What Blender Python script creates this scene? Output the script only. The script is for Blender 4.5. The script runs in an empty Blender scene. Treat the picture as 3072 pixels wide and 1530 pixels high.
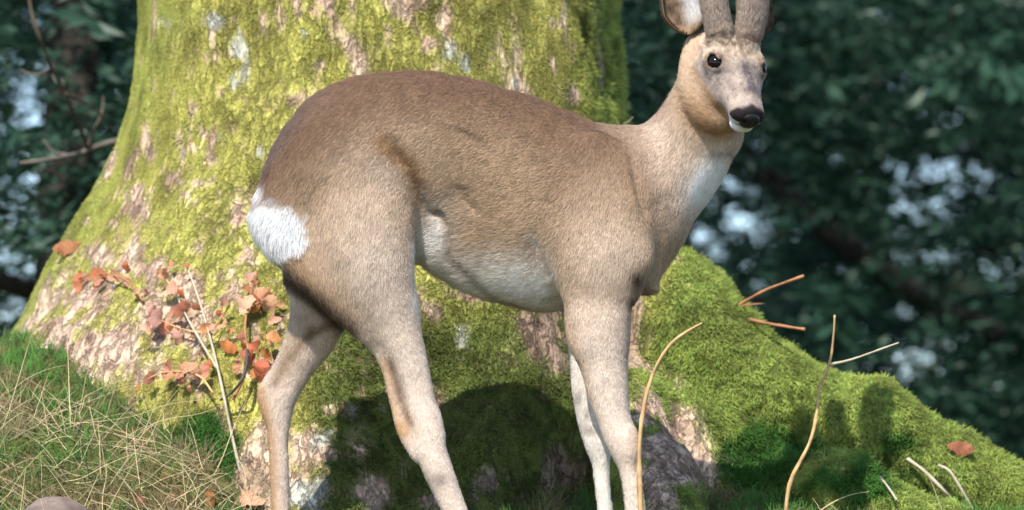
import bpy, math, random
import numpy as np
from mathutils import Vector, Matrix

# ------------------------------------------------------------------ camera, sky, sun, exposure
sc = bpy.context.scene
col = sc.collection
PITCH = math.radians(6.0)
DIST = 9.0
FPX = 1850.0 * DIST                      # focal length in photograph pixels (3072 wide)
CAMZ = 0.5 - DIST * math.tan(PITCH)
cam_d = bpy.data.cameras.new('camera')
cam = bpy.data.objects.new('camera', cam_d); col.objects.link(cam)
cam.location = (0, -DIST, CAMZ)
cam.rotation_euler = (math.radians(90) + PITCH, 0, 0)
cam_d.sensor_width = 36.0
cam_d.lens = FPX / 3072.0 * 36.0
cam_d.clip_start = 0.1; cam_d.clip_end = 2000
cam_d.dof.use_dof = True
cam_d.dof.focus_distance = 8.97
cam_d.dof.aperture_fstop = 4.8
sc.camera = cam

SUN_EL, SUN_AZ = math.radians(49), math.radians(22)     # azimuth: behind the camera, to its left
to_sun = Vector((-math.sin(SUN_AZ) * math.cos(SUN_EL), -math.cos(SUN_AZ) * math.cos(SUN_EL), math.sin(SUN_EL)))
w = bpy.data.worlds.new('World'); sc.world = w; w.use_nodes = True
wn = w.node_tree.nodes; wl = w.node_tree.links
bg = wn['Background']
sky = wn.new('ShaderNodeTexSky'); sky.sky_type = 'NISHITA'; sky.sun_disc = False
sky.sun_elevation = SUN_EL
sky.sun_rotation = math.atan2(to_sun.x, to_sun.y)
sky.dust_density = 0.7; sky.ozone_density = 2.0
wl.new(sky.outputs[0], bg.inputs['Color']); bg.inputs['Strength'].default_value = 0.15
sun_d = bpy.data.lights.new('sun', 'SUN'); sun_d.energy = 4.2; sun_d.angle = math.radians(0.6); sun_d.color = (1.0, 0.93, 0.82)
sun = bpy.data.objects.new('sun', sun_d); col.objects.link(sun)
sun.rotation_euler = to_sun.to_track_quat('Z', 'Y').to_euler()
sun.location = to_sun * 20
sc.view_settings.view_transform = 'Standard'; sc.view_settings.look = 'None'
sc.view_settings.exposure = 0.97; sc.view_settings.gamma = 1.0
sc.render.engine = 'CYCLES'
sc.cycles.use_denoising = True
sc.cycles.max_bounces = 6; sc.cycles.diffuse_bounces = 3; sc.cycles.glossy_bounces = 2; sc.cycles.transparent_max_bounces = 8
sc.cycles_curves.shape = 'RIBBONS'; sc.cycles_curves.subdivisions = 2

# ------------------------------------------------------------------ helpers
rng = np.random.default_rng(7); random.seed(7)
CP, SP = math.cos(PITCH), math.sin(PITCH)
def W(px, py, Y=0.0):
    """photograph pixel -> point of the plane y = Y"""
    u = (px - 1536.0) / FPX; v = -(py - 765.0) / FPX
    dy = CP - v * SP; dz = SP + v * CP
    t = (Y + DIST) / dy
    return np.array([u * t, Y, CAMZ + dz * t])
def proj(p):
    """world points -> photograph pixels"""
    d = p - np.array([0, -DIST, CAMZ])
    f = d[..., 1] * CP + d[..., 2] * SP; v = -d[..., 1] * SP + d[..., 2] * CP
    return 1536 + FPX * d[..., 0] / f, 765 - FPX * v / f
def lin(r, g, b):
    f = lambda c: ((c / 255 + 0.055) / 1.055) ** 2.4 if c > 10 else c / 255 / 12.92
    return np.array([f(r), f(g), f(b)])
PXM = 1 / 1850.0

_lat = np.random.default_rng(3).random((64, 64, 64)).astype(np.float32)
def vnoise(p, s=1.0, off=0.0):
    q = np.asarray(p, dtype=np.float64) * s + off
    i = np.floor(q).astype(np.int64); f = (q - i); f = f * f * (3 - 2 * f)
    i0 = i & 63; i1 = (i + 1) & 63
    X0, Y0, Z0 = i0[..., 0], i0[..., 1], i0[..., 2]; X1, Y1, Z1 = i1[..., 0], i1[..., 1], i1[..., 2]
    fx, fy, fz = f[..., 0], f[..., 1], f[..., 2]
    a = _lat[X0, Y0, Z0] * (1 - fx) + _lat[X1, Y0, Z0] * fx
    b = _lat[X0, Y1, Z0] * (1 - fx) + _lat[X1, Y1, Z0] * fx
    c = _lat[X0, Y0, Z1] * (1 - fx) + _lat[X1, Y0, Z1] * fx
    d = _lat[X0, Y1, Z1] * (1 - fx) + _lat[X1, Y1, Z1] * fx
    return (a * (1 - fy) + b * fy) * (1 - fz) + (c * (1 - fy) + d * fy) * fz
def fbm(p, s, o=4, off=0.0):
    r = 0; a = 1; t = 0
    for k in range(o):
        r = r + a * vnoise(p, s * 2 ** k, off + 17.3 * k); t += a; a *= 0.5
    return r / t            # 0..1
def sstep(a, b, x):
    t = np.clip((x - a) / (b - a), 0, 1); return t * t * (3 - 2 * t)

def tag(o, label=None, cat=None, group=None, kind=None):
    if label: o['label'] = label
    if cat: o['category'] = cat
    if group: o['group'] = group
    if kind: o['kind'] = kind
    return o
def empty(name, loc):
    o = bpy.data.objects.new(name, None); o.empty_display_size = 0.05
    o.location = tuple(loc); col.objects.link(o); return o
def link(name, data, parent=None):
    o = bpy.data.objects.new(name, data); col.objects.link(o)
    if parent is not None:
        o.parent = parent
        o.matrix_parent_inverse = Matrix.Translation(parent.location).inverted()
    return o
def mesh_np(name, v, faces, mat, parent=None, colr=None, smooth=True):
    """faces: (n,3) or (n,4) int array, world coordinates"""
    me = bpy.data.meshes.new(name)
    v = np.ascontiguousarray(v, dtype=np.float32); faces = np.ascontiguousarray(faces, dtype=np.int32)
    n, k = faces.shape
    me.vertices.add(len(v)); me.vertices.foreach_set('co', v.ravel())
    me.loops.add(n * k); me.loops.foreach_set('vertex_index', faces.ravel())
    me.polygons.add(n); me.polygons.foreach_set('loop_start', np.arange(0, n * k, k, dtype=np.int32))
    me.update(calc_edges=True)
    me.polygons.foreach_set('use_smooth', np.full(n, smooth))
    if colr is not None:
        a = me.attributes.new('col', 'FLOAT_COLOR', 'POINT')
        a.data.foreach_set('color', np.hstack([colr, np.ones((len(colr), 1))]).astype(np.float32).ravel())
    me.materials.append(mat)
    return link(name, me, parent)
def strands(name, pts, rad, colr, nrm, mat, parent=None):
    """pts (n,k,3) hair points, rad (n,k), colour and skin normal per strand"""
    n, k, _ = pts.shape
    cu = bpy.data.hair_curves.new(name)
    cu.add_curves([k] * n)
    cu.position_data.foreach_set('vector', np.ascontiguousarray(pts, dtype=np.float32).ravel())
    a = cu.attributes.get('radius') or cu.attributes.new('radius', 'FLOAT', 'POINT')
    a.data.foreach_set('value', np.ascontiguousarray(rad, dtype=np.float32).ravel())
    a = cu.attributes.new('col', 'FLOAT_COLOR', 'CURVE')
    a.data.foreach_set('color', np.hstack([colr, np.ones((n, 1))]).astype(np.float32).ravel())
    a = cu.attributes.new('skin_normal', 'FLOAT_VECTOR', 'CURVE')
    a.data.foreach_set('vector', np.ascontiguousarray(nrm, dtype=np.float32).ravel())
    cu.materials.append(mat)
    return link(name, cu, parent)
def vnormals(v, q):
    n = np.zeros_like(v); a = v[q]
    fn = np.cross(a[:, 2] - a[:, 0], a[:, 3] - a[:, 1]) if q.shape[1] == 4 else np.cross(a[:, 1] - a[:, 0], a[:, 2] - a[:, 0])
    for k in range(q.shape[1]): np.add.at(n, q[:, k], fn)
    return n / np.maximum(np.linalg.norm(n, axis=1, keepdims=True), 1e-12)
def scatter(v, q, count, dens=None, seed=1):
    """random points on a quad mesh; returns (face corner indices, weights) to blend any vertex data"""
    r = np.random.default_rng(seed); a = v[q]
    area = 0.5 * np.linalg.norm(np.cross(a[:, 2] - a[:, 0], a[:, 3] - a[:, 1]), axis=1)
    if dens is not None: area = area * dens[q].mean(1)
    cum = np.cumsum(area); f = np.searchsorted(cum, r.random(count) * cum[-1]); f = np.minimum(f, len(q) - 1)
    s, t = r.random(count), r.random(count)
    wts = np.stack([(1 - s) * (1 - t), s * (1 - t), s * t, (1 - s) * t], 1)
    return q[f], wts
def blend(data, idx, wts):
    return np.einsum('nk,nk...->n...', wts, data[idx])
def unit(a): return a / np.maximum(np.linalg.norm(a, axis=-1, keepdims=True), 1e-12)

# ---- implicit surfaces: smooth union of tapered capsules on a tensor grid, meshed by surface nets
class Field:
    def __init__(self, xs, ys, zs):
        self.ax = [np.asarray(a, dtype=np.float32) for a in (xs, ys, zs)]
        self.d = np.full([len(a) for a in self.ax], 0.3, dtype=np.float32)
    def box(self, lo, hi):
        s = []
        for a, l, h in zip(self.ax, lo, hi):
            s.append(slice(max(0, np.searchsorted(a, l) - 1), min(len(a), np.searchsorted(a, h) + 1)))
        return tuple(s)
    def pts(self, s):
        X, Y, Z = [a[k] for a, k in zip(self.ax, s)]
        return X[:, None, None], Y[None, :, None], Z[None, None, :]
    def join(self, s, d, k):
        o = self.d[s]
        h = np.clip(0.5 + 0.5 * (o - d) / k, 0, 1)
        self.d[s] = o * (1 - h) + d * h - k * h * (1 - h)
    def cut(self, s, d, k):
        o = self.d[s]
        h = np.clip(0.5 - 0.5 * (o + d) / k, 0, 1)
        self.d[s] = o * (1 - h) - d * h + k * h * (1 - h)
    def cone(self, a, b, ra, rb, k, ysc=1.0):
        m = max(ra, rb) + 2.2 * k
        s = self.box(np.minimum(a, b) - m, np.maximum(a, b) + m)
        if min(self.d[s].shape) == 0: return
        self.join(s, cone_d(self.pts(s), a, b, ra, rb, ysc), k)
    def mesh(self):
        d = self.d; ins = d < 0
        nx, ny, nz = [n - 1 for n in d.shape]
        cnt = np.zeros((nx, ny, nz), dtype=np.int8)
        for i in (0, 1):
            for j in (0, 1):
                for k in (0, 1): cnt += ins[i:i + nx, j:j + ny, k:k + nz]
        act = np.argwhere((cnt > 0) & (cnt < 8))
        ids = np.full((nx, ny, nz), -1, dtype=np.int32); ids[tuple(act.T)] = np.arange(len(act))
        acc = np.zeros((len(act), 3)); num = np.zeros(len(act))
        cor = [(i, j, k) for i in (0, 1) for j in (0, 1) for k in (0, 1)]
        X, Y, Z = self.ax
        for c0 in cor:
            for axis in range(3):
                if c0[axis]: continue
                c1 = list(c0); c1[axis] = 1
                i0 = act + np.array(c0); i1 = act + np.array(c1)
                d0 = d[tuple(i0.T)]; d1 = d[tuple(i1.T)]
                m = (d0 < 0) != (d1 < 0)
                t = np.where(m, d0 / np.where(m, d0 - d1, 1), 0)[:, None]
                p0 = np.stack([X[i0[:, 0]], Y[i0[:, 1]], Z[i0[:, 2]]], 1); p1 = np.stack([X[i1[:, 0]], Y[i1[:, 1]], Z[i1[:, 2]]], 1)
                acc += np.where(m[:, None], p0 + (p1 - p0) * t, 0); num += m
        v = acc / num[:, None]
        qs = []
        for axis in range(3):
            o = [(axis + 1) % 3, (axis + 2) % 3]
            sl0 = [slice(1, -1)] * 3; sl1 = [slice(1, -1)] * 3
            sl0[axis] = slice(0, -1); sl1[axis] = slice(1, None)
            A = ins[tuple(sl0)]; B = ins[tuple(sl1)]
            for flip, mm in ((0, A & ~B), (1, ~A & B)):
                e = np.argwhere(mm)
                base = e.copy(); base[:, o[0]] += 1; base[:, o[1]] += 1
                def cell(a_, b_):
                    c = base.copy(); c[:, o[0]] -= a_; c[:, o[1]] -= b_
                    return ids[tuple(c.T)]
                q = np.stack([cell(1, 1), cell(0, 1), cell(0, 0), cell(1, 0)], 1)
                qs.append(q[:, ::-1] if flip else q)
        q = np.vstack(qs); q = q[(q >= 0).all(1)]
        return v, q
def cone_d(P, a, b, ra, rb, ysc=1.0):
    X, Y, Z = P
    ym = 0.5 * (a[1] + b[1])
    ay, by = ym + (a[1] - ym) / ysc, ym + (b[1] - ym) / ysc
    Y = ym + (Y - ym) / ysc
    dx, dy, dz = b[0] - a[0], by - ay, b[2] - a[2]
    L2 = dx * dx + dy * dy + dz * dz + 1e-12
    t = np.clip(((X - a[0]) * dx + (Y - ay) * dy + (Z - a[2]) * dz) / L2, 0, 1)
    d = np.sqrt((X - a[0] - t * dx) ** 2 + (Y - ay - t * dy) ** 2 + (Z - a[2] - t * dz) ** 2) - (ra + (rb - ra) * t)
    return (d * (0.5 + 0.5 * ysc)).astype(np.float32)
def axis_pts(*seg):
    out = []
    for lo, hi, st in seg:
        n = max(1, int(round((hi - lo) / st))); out.append(np.linspace(lo, hi, n, endpoint=False))
    return np.concatenate(out + [np.array([seg[-1][1]])])

def tube(path, radii, sides=8, wob=0.0, seed=0, cap=True):
    """swept tube: returns vertices and quads"""
    r = np.random.default_rng(seed)
    P = np.asarray(path, float); R = np.asarray(radii, float); n = len(P)
    T = unit(np.gradient(P, axis=0)); ref = np.array([0.3, 1.0, 0.2])
    ph = r.random(3) * 6.28
    V = []
    for i in range(n):
        a = unit(np.cross(T[i], ref)); b = np.cross(T[i], a)
        for j in range(sides):
            th = 2 * math.pi * j / sides
            rr = R[i] * (1 + wob * (math.sin(2 * th + ph[0] + i * .4) + math.sin(3 * th + ph[1] - i * .7)) + wob * (r.random() - .5))
            V.append(P[i] + rr * (math.cos(th) * a + math.sin(th) * b))
    F = []
    for i in range(n - 1):
        for j in range(sides):
            k = (j + 1) % sides
            F.append((i * sides + j, i * sides + k, (i + 1) * sides + k, (i + 1) * sides + j))
    if cap:
        for i, rev in ((0, 1), (n - 1, 0)):
            c = len(V); V.append(P[i])
            for j in range(sides):
                k = (j + 1) % sides; a_, b_ = i * sides + j, i * sides + k
                F.append((c, b_, a_, c) if rev else (c, a_, b_, c))
    return np.array(V), F
def poly(name, v, faces, mat, parent=None, smooth=True):
    me = bpy.data.meshes.new(name)
    me.from_pydata([tuple(x) for x in v], [], [tuple(dict.fromkeys(int(i) for i in f)) for f in faces]); me.update()
    for p in me.polygons: p.use_smooth = smooth
    me.materials.append(mat)
    return link(name, me, parent)
def spline(pts, n):
    """Catmull-Rom through the points"""
    P = np.asarray(pts, float); P = np.vstack([2 * P[0] - P[1], P, 2 * P[-1] - P[-2]])
    out = []
    m = len(P) - 3
    for t in np.linspace(0, m, n):
        i = min(int(t), m - 1); f = t - i
        a, b, c, d = P[i:i + 4]
        out.append(0.5 * (2 * b + (c - a) * f + (2 * a - 5 * b + 4 * c - d) * f * f + (3 * b - a - 3 * c + d) * f ** 3))
    return np.array(out)

# ------------------------------------------------------------------ materials
def nodemat(name):
    m = bpy.data.materials.new(name); m.use_nodes = True
    return m, m.node_tree.nodes, m.node_tree.links, m.node_tree.nodes['Principled BSDF']
def attr_mat(name, rough=0.8, spec=0.2, bump=None, hair=0.0, noise_amt=0.0, noise_scale=200):
    """colour from the 'col' attribute; hair > 0 blends the skin normal into the strand shading"""
    m, n, l, b = nodemat(name)
    a = n.new('ShaderNodeAttribute'); a.attribute_name = 'col'
    b.inputs['Roughness'].default_value = rough
    b.inputs['Specular IOR Level'].default_value = spec
    src = a.outputs['Color']
    if noise_amt:
        tc = n.new('ShaderNodeTexCoord'); no = n.new('ShaderNodeTexNoise'); no.inputs['Scale'].default_value = noise_scale; no.inputs['Detail'].default_value = 5
        l.new(tc.outputs['Object'], no.inputs['Vector'])
        mr = n.new('ShaderNodeMapRange'); mr.inputs['From Min'].default_value = 0.3; mr.inputs['From Max'].default_value = 0.7
        mr.inputs['To Min'].default_value = 1 - noise_amt; mr.inputs['To Max'].default_value = 1 + noise_amt
        l.new(no.outputs['Fac'], mr.inputs['Value'])
        mx = n.new('ShaderNodeVectorMath'); mx.operation = 'SCALE'
        l.new(src, mx.inputs[0]); l.new(mr.outputs[0], mx.inputs['Scale']); src = mx.outputs[0]
        if bump:
            bp = n.new('ShaderNodeBump'); bp.inputs['Strength'].default_value = bump[0]; bp.inputs['Distance'].default_value = bump[1]
            l.new(no.outputs['Fac'], bp.inputs['Height']); l.new(bp.outputs[0], b.inputs['Normal'])
    l.new(src, b.inputs['Base Color'])
    if hair:
        s = n.new('ShaderNodeAttribute'); s.attribute_name = 'skin_normal'
        g = n.new('ShaderNodeNewGeometry')
        mx = n.new('ShaderNodeMix'); mx.data_type = 'VECTOR'; mx.inputs['Factor'].default_value = hair
        l.new(g.outputs['Normal'], mx.inputs[4]); l.new(s.outputs['Vector'], mx.inputs[5])
        nm = n.new('ShaderNodeVectorMath'); nm.operation = 'NORMALIZE'
        l.new(mx.outputs[1], nm.inputs[0]); l.new(nm.outputs[0], b.inputs['Normal'])
    return m
def plain_mat(name, c, rough=0.7, spec=0.3, var=0.25, scale=40.0, bump=0.0, dist=0.002, stretch=None, trans=0.0):
    m, n, l, b = nodemat(name)
    tc = n.new('ShaderNodeTexCoord'); no = n.new('ShaderNodeTexNoise'); no.inputs['Scale'].default_value = scale; no.inputs['Detail'].default_value = 6
    if stretch:
        mp = n.new('ShaderNodeMapping'); mp.inputs['Scale'].default_value = stretch
        l.new(tc.outputs['Object'], mp.inputs['Vector']); l.new(mp.outputs[0], no.inputs['Vector'])
    else: l.new(tc.outputs['Object'], no.inputs['Vector'])
    cr = n.new('ShaderNodeValToRGB'); e = cr.color_ramp.elements
    e[0].position = 0.3; e[1].position = 0.7
    e[0].color = (*[x * (1 - var) for x in c], 1); e[1].color = (*[min(1, x * (1 + var)) for x in c], 1)
    l.new(no.outputs['Fac'], cr.inputs[0]); l.new(cr.outputs[0], b.inputs['Base Color'])
    b.inputs['Roughness'].default_value = rough; b.inputs['Specular IOR Level'].default_value = spec
    if bump:
        bp = n.new('ShaderNodeBump'); bp.inputs['Strength'].default_value = bump; bp.inputs['Distance'].default_value = dist
        l.new(no.outputs['Fac'], bp.inputs['Height']); l.new(bp.outputs[0], b.inputs['Normal'])
    if trans:
        tr = n.new('ShaderNodeBsdfTranslucent'); l.new(cr.outputs[0], tr.inputs['Color'])
        mx = n.new('ShaderNodeMixShader'); mx.inputs[0].default_value = trans
        out = n['Material Output']; l.new(b.outputs[0], mx.inputs[1]); l.new(tr.outputs[0], mx.inputs[2]); l.new(mx.outputs[0], out.inputs['Surface'])
    return m
M_skin = attr_mat('deer skin', 0.9, 0.1, noise_amt=0.12, noise_scale=400)
M_coat = attr_mat('deer coat', 0.65, 0.18, hair=0.72)
M_bark = attr_mat('bark', 0.9, 0.15, noise_amt=0.3, noise_scale=160)
def add_fibres(m):
    n, l = m.node_tree.nodes, m.node_tree.links; b = n['Principled BSDF']
    tc = n.new('ShaderNodeTexCoord'); mp = n.new('ShaderNodeMapping'); mp.inputs['Scale'].default_value = (1, 1, .38); mp.inputs['Rotation'].default_value = (0, .25, 0)
    l.new(tc.outputs['Object'], mp.inputs['Vector'])
    no = n.new('ShaderNodeTexNoise'); no.inputs['Scale'].default_value = 62; no.inputs['Detail'].default_value = 7; no.inputs['Distortion'].default_value = .6
    vo = n.new('ShaderNodeTexVoronoi'); vo.feature = 'DISTANCE_TO_EDGE'; vo.inputs['Scale'].default_value = 34
    mxv = n.new('ShaderNodeMix'); mxv.data_type = 'VECTOR'; mxv.inputs['Factor'].default_value = .06
    l.new(mp.outputs[0], mxv.inputs[4]); l.new(no.outputs['Color'], mxv.inputs[5])
    l.new(mp.outputs[0], no.inputs['Vector']); l.new(mxv.outputs[1], vo.inputs['Vector'])
    cr = n.new('ShaderNodeMapRange'); cr.inputs['From Min'].default_value = 0.0; cr.inputs['From Max'].default_value = .12; cr.inputs['To Min'].default_value = .62; cr.inputs['To Max'].default_value = 1.0
    l.new(vo.outputs['Distance'], cr.inputs['Value'])
    fr = n.new('ShaderNodeMapRange'); fr.inputs['From Min'].default_value = .35; fr.inputs['From Max'].default_value = .65; fr.inputs['To Min'].default_value = .8; fr.inputs['To Max'].default_value = 1.45
    l.new(no.outputs['Fac'], fr.inputs['Value'])
    mu = n.new('ShaderNodeMath'); mu.operation = 'MULTIPLY'; l.new(cr.outputs[0], mu.inputs[0]); l.new(fr.outputs[0], mu.inputs[1])
    src = b.inputs['Base Color'].links[0].from_socket
    sc_ = n.new('ShaderNodeVectorMath'); sc_.operation = 'SCALE'; l.new(src, sc_.inputs[0]); l.new(mu.outputs[0], sc_.inputs['Scale']); l.new(sc_.outputs[0], b.inputs['Base Color'])
    bp = n.new('ShaderNodeBump'); bp.inputs['Strength'].default_value = 1.0; bp.inputs['Distance'].default_value = .009
    l.new(mu.outputs[0], bp.inputs['Height']); l.new(bp.outputs[0], b.inputs['Normal'])
add_fibres(M_bark)
M_moss = attr_mat('moss strands', 0.8, 0.1, hair=0.55)
M_soil = attr_mat('soil and leaf mould', 0.95, 0.1, bump=(0.8, 0.006), noise_amt=0.4, noise_scale=120)
M_straw = attr_mat('dry straw', 0.7, 0.25, noise_amt=0.2, noise_scale=90)
M_velvet = plain_mat('antler velvet', (0.17, 0.135, 0.12), 0.9, 0.1, 0.25, 300, 0.4, 0.001)
M_eye, _n, _l, _b = nodemat('wet eye')
_b.inputs['Base Color'].default_value = (0.006, 0.004, 0.004, 1); _b.inputs['Roughness'].default_value = 0.07; _b.inputs['Specular IOR Level'].default_value = 0.2
M_nose = plain_mat('wet nose', (0.010, 0.010, 0.011), 0.32, 0.28, 0.4, 500, 0.6, 0.0008)
M_hoof = plain_mat('hoof horn', (0.03, 0.025, 0.022), 0.4, 0.4, 0.3, 120)
M_twig = plain_mat('tan twig bark', (0.42, 0.27, 0.13), 0.75, 0.2, 0.3, 60, 0.3, 0.001)
M_twig_red = plain_mat('reddish twig bark', (0.30, 0.14, 0.07), 0.7, 0.2, 0.3, 60, 0.3, 0.001)
M_twig_pale = plain_mat('bleached stem', (0.38, 0.34, 0.25), 0.8, 0.2, 0.2, 80, 0.3, 0.001)
M_twig_dark = plain_mat('dark twig bark', (0.06, 0.05, 0.045), 0.7, 0.3, 0.3, 60)
M_leaf_dead = plain_mat('withered leaf', (0.42, 0.165, 0.08), 0.75, 0.2, 0.5, 30, 0.4, 0.002, trans=0.3)
M_leaf_pale = plain_mat('bleached leaf', (0.52, 0.28, 0.19), 0.75, 0.2, 0.45, 30, 0.4, 0.002, trans=0.25)
M_stone = plain_mat('grey brown stone', (0.15, 0.115, 0.10), 0.9, 0.15, 0.3, 40, 0.6, 0.004)
M_bgbark = plain_mat('dark shaded bark', (0.036, 0.032, 0.027), 0.9, 0.1, 0.4, 9, 0.7, 0.02, stretch=(3, 3, 0.6))
M_bgbark2 = plain_mat('brown branch bark', (0.085, 0.066, 0.046), 0.9, 0.1, 0.4, 12, 0.7, 0.01)
M_bgbark3 = plain_mat('grey lichen branch bark', (0.12, 0.105, 0.09), 0.9, 0.1, 0.35, 14, 0.7, 0.01)
M_needle = [plain_mat('blue green foliage', (0.040, 0.098, 0.078), 0.45, 0.35, 0.6, 1.5, trans=0.3),
            plain_mat('deep green foliage', (0.026, 0.068, 0.042), 0.45, 0.35, 0.6, 1.5, trans=0.3),
            plain_mat('dark olive foliage', (0.026, 0.050, 0.028), 0.5, 0.3, 0.6, 1.5, trans=0.3)]

# ------------------------------------------------------------------ ground
def ground_h(x, y):
    x = np.asarray(x, float); y = np.asarray(y, float)
    rise = np.where(y < 0, 0.215 * y, 0.0)
    up = 0.34 * sstep(0.0, 0.95, y) + 0.02 * np.clip(y, 0, .5)
    up = up + 0.13 * sstep(0.0, .32, y) * sstep(-.25, -.6, x) * sstep(1.2, .5, y)
    drop = -0.12 * np.clip(y - 1.6, 0, 60)
    flat = np.maximum(rise + up + drop, -7.5)
    side = -0.26 * sstep(0.25, 0.9, x) * sstep(0.3, .9, y) - .03 * sstep(.3, 1., x) + 0.05 * sstep(-.2, -0.9, x)
    p = np.stack([x, y, np.zeros_like(x)], -1)
    near = np.exp(-(np.hypot(x, y) / 6) ** 2)
    n = (fbm(p, 3.0, 3) - .5) * 0.10 * near + (fbm(p, 22.0, 3, 5.) - .5) * 0.02 * near + (fbm(p, 0.15, 3, 9.) - .5) * 0.7 * (1 - near)
    return flat + side + n - 0.02
gx = np.concatenate([-np.geomspace(400, 1.9, 40), np.linspace(-1.8, 1.8, 240), np.geomspace(1.9, 400, 40)])
gy = np.concatenate([-np.geomspace(400, 0.85, 50), np.linspace(-.8, 1.6, 160), np.geomspace(1.7, 400, 50)])
GX, GY = np.meshgrid(gx, gy, indexing='ij')
GV = np.stack([GX, GY, ground_h(GX, GY)], -1).reshape(-1, 3)
ny_ = len(gy)
ii, jj = np.meshgrid(np.arange(len(gx) - 1), np.arange(ny_ - 1), indexing='ij')
GQ = np.stack([ii * ny_ + jj, (ii + 1) * ny_ + jj, (ii + 1) * ny_ + jj + 1, ii * ny_ + jj + 1], -1).reshape(-1, 4)
gn = fbm(GV, 9, 4, 2.)[:, None]
gcol = lin(88, 66, 48) * (1 - gn) * 1.2 + lin(56, 80, 36) * gn
o = mesh_np('ground', GV, GQ, M_soil, None, gcol); o['kind'] = 'structure'

#@@TREE
# ------------------------------------------------------------------ mossy tree
TSH = 0.09
TY = 0.95 + TSH
tl = np.array([(-700, 410), (-300, 405), (0, 400), (100, 393), (200, 384), (300, 368), (400, 345), (500, 325), (580, 298), (650, 262), (720, 225), (800, 178), (930, 120), (1050, 50), (1200, 0), (1500, -60), (2000, -150)], float)
tr = np.array([(-700, 1800), (-300, 1812), (0, 1830), (100, 1842), (200, 1852), (300, 1862), (360, 1874), (450, 1880), (600, 1895), (760, 1925), (900, 1960), (1100, 2010), (1500, 2100), (2000, 2200)], float)
td = np.array([(-700, .42), (0, .43), (300, .45), (600, .50), (800, .56), (1000, .64), (1200, .70), (1530, .78), (2000, .88)], float)
T = Field(axis_pts((-1.25, 1.12, 0.0105)), axis_pts((-.06, 1.08, 0.0105), (1.08, 1.6, .03)), axis_pts((-.15, 1.16, 0.0105), (1.16, 1.5, .03)))
s_all = (slice(None),) * 3
X, Y, Z = T.pts(s_all)
zz = T.ax[2]
pyz = np.array([(proj(np.array([0, TY, z])))[1] for z in zz])
kx = (DIST + TY) / FPX
xl = (np.interp(pyz, tl[:, 0], tl[:, 1]) - 1536) * kx; xr = (np.interp(pyz, tr[:, 0], tr[:, 1]) - 1536) * kx
hy = np.interp(pyz, td[:, 0], td[:, 1])
cx, hx = (xl + xr) / 2, (xr - xl) / 2
th = np.arctan2(Y - TY, (X - cx) * hy.mean() / hx)
flute = 0.016 * np.sin(5 * th + 1.2 + 2.0 * Z) + 0.010 * np.sin(9 * th - .5 + 3 * Z)
flute = flute * (0.6 + 1.5 * sstep(0.9, 0.1, Z))
T.d = ((np.sqrt(((X - cx) / hx) ** 2 + ((Y - TY) / hy) ** 2) - 1) * np.minimum(hx, hy) + flute).astype(np.float32)
def chain(F, pts, k, ysc=1.0):
    for (x0, y0, Y0, r0), (x1, y1, Y1, r1) in zip(pts[:-1], pts[1:]):
        F.cone(W(x0, y0, Y0 + TSH), W(x1, y1, Y1 + TSH), r0 * PXM, r1 * PXM, k, ysc)
root_right = [(1895, 890, .66, 190), (1990, 980, .62, 200), (2110, 1105, .58, 205), (2305, 1230, .55, 185), (2570, 1318, .53, 165), (2810, 1432, .5, 150), (3100, 1560, .45, 140)]
root_front = [(1760, 1000, .66, 120), (1860, 1250, .46, 118), (1970, 1470, .28, 112), (2080, 1680, .12, 110)]
root_left = [(600, 930, .78, 260), (330, 1130, .72, 230), (60, 1290, .66, 200), (-260, 1420, .60, 170)]
root_mid = [(1500, 1200, .45, 150), (1420, 1400, .32, 130), (1380, 1640, .2, 120)]
root_back = [(1000, 1250, .42, 170), (930, 1450, .30, 140), (900, 1640, .18, 120)]
root_low = [(2060, 1230, .66, 90), (2240, 1390, .46, 100), (2520, 1500, .34, 105), (2820, 1600, .28, 105)]
for r_ in (root_right, root_front, root_left, root_mid, root_back): chain(T, r_, 0.07)
chain(T, root_low, .05)
chain(T, [(1990, 1150, .62, 120), (2080, 1310, .50, 120), (2180, 1480, .40, 110)], .06)
X, Y, Z = T.pts(s_all)
g3 = np.stack(np.broadcast_arrays(X, Y, Z * 0.35), -1)
act = np.abs(T.d) < 0.09
gp = g3[act]
T.d[act] += ((fbm(gp, 4.5, 2, 8.) - .5) * 0.05 + (fbm(gp, 9.0, 3) - .5) * 0.05 + (fbm(gp * np.array([1, 1, 1.6]), 34.0, 2, 4.) - .5) * 0.010).astype(np.float32)
for (px, py, r) in [(975, 215, .022), (770, 560, .02), (640, 470, .012), (620, 380, .014), (1330, 30, .03), (1240, 90, .02), (860, 680, .018), (700, 380, .012), (1750, 110, .02)]:
    # knots and hollows in the bark: find the front surface along this line of sight
    for Yk in np.linspace(0.2, 0.95, 120):
        q = W(px, py, Yk); i = [np.clip(np.searchsorted(a, c), 0, len(a) - 1) for a, c in zip(T.ax, q)]
        if T.d[tuple(i)] < 0:
            s = T.box(q - 3 * r, q + 3 * r); Xs, Ys, Zs = T.pts(s)
            T.cut(s, (np.sqrt((Xs - q[0]) ** 2 + (Ys - q[1]) ** 2 + ((Zs - q[2]) / 1.5) ** 2) - r).astype(np.float32), r); break
TV, TQ = T.mesh()
del g3, gp, act
TN = vnormals(TV, TQ)
tpx, tpy = proj(TV)
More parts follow.
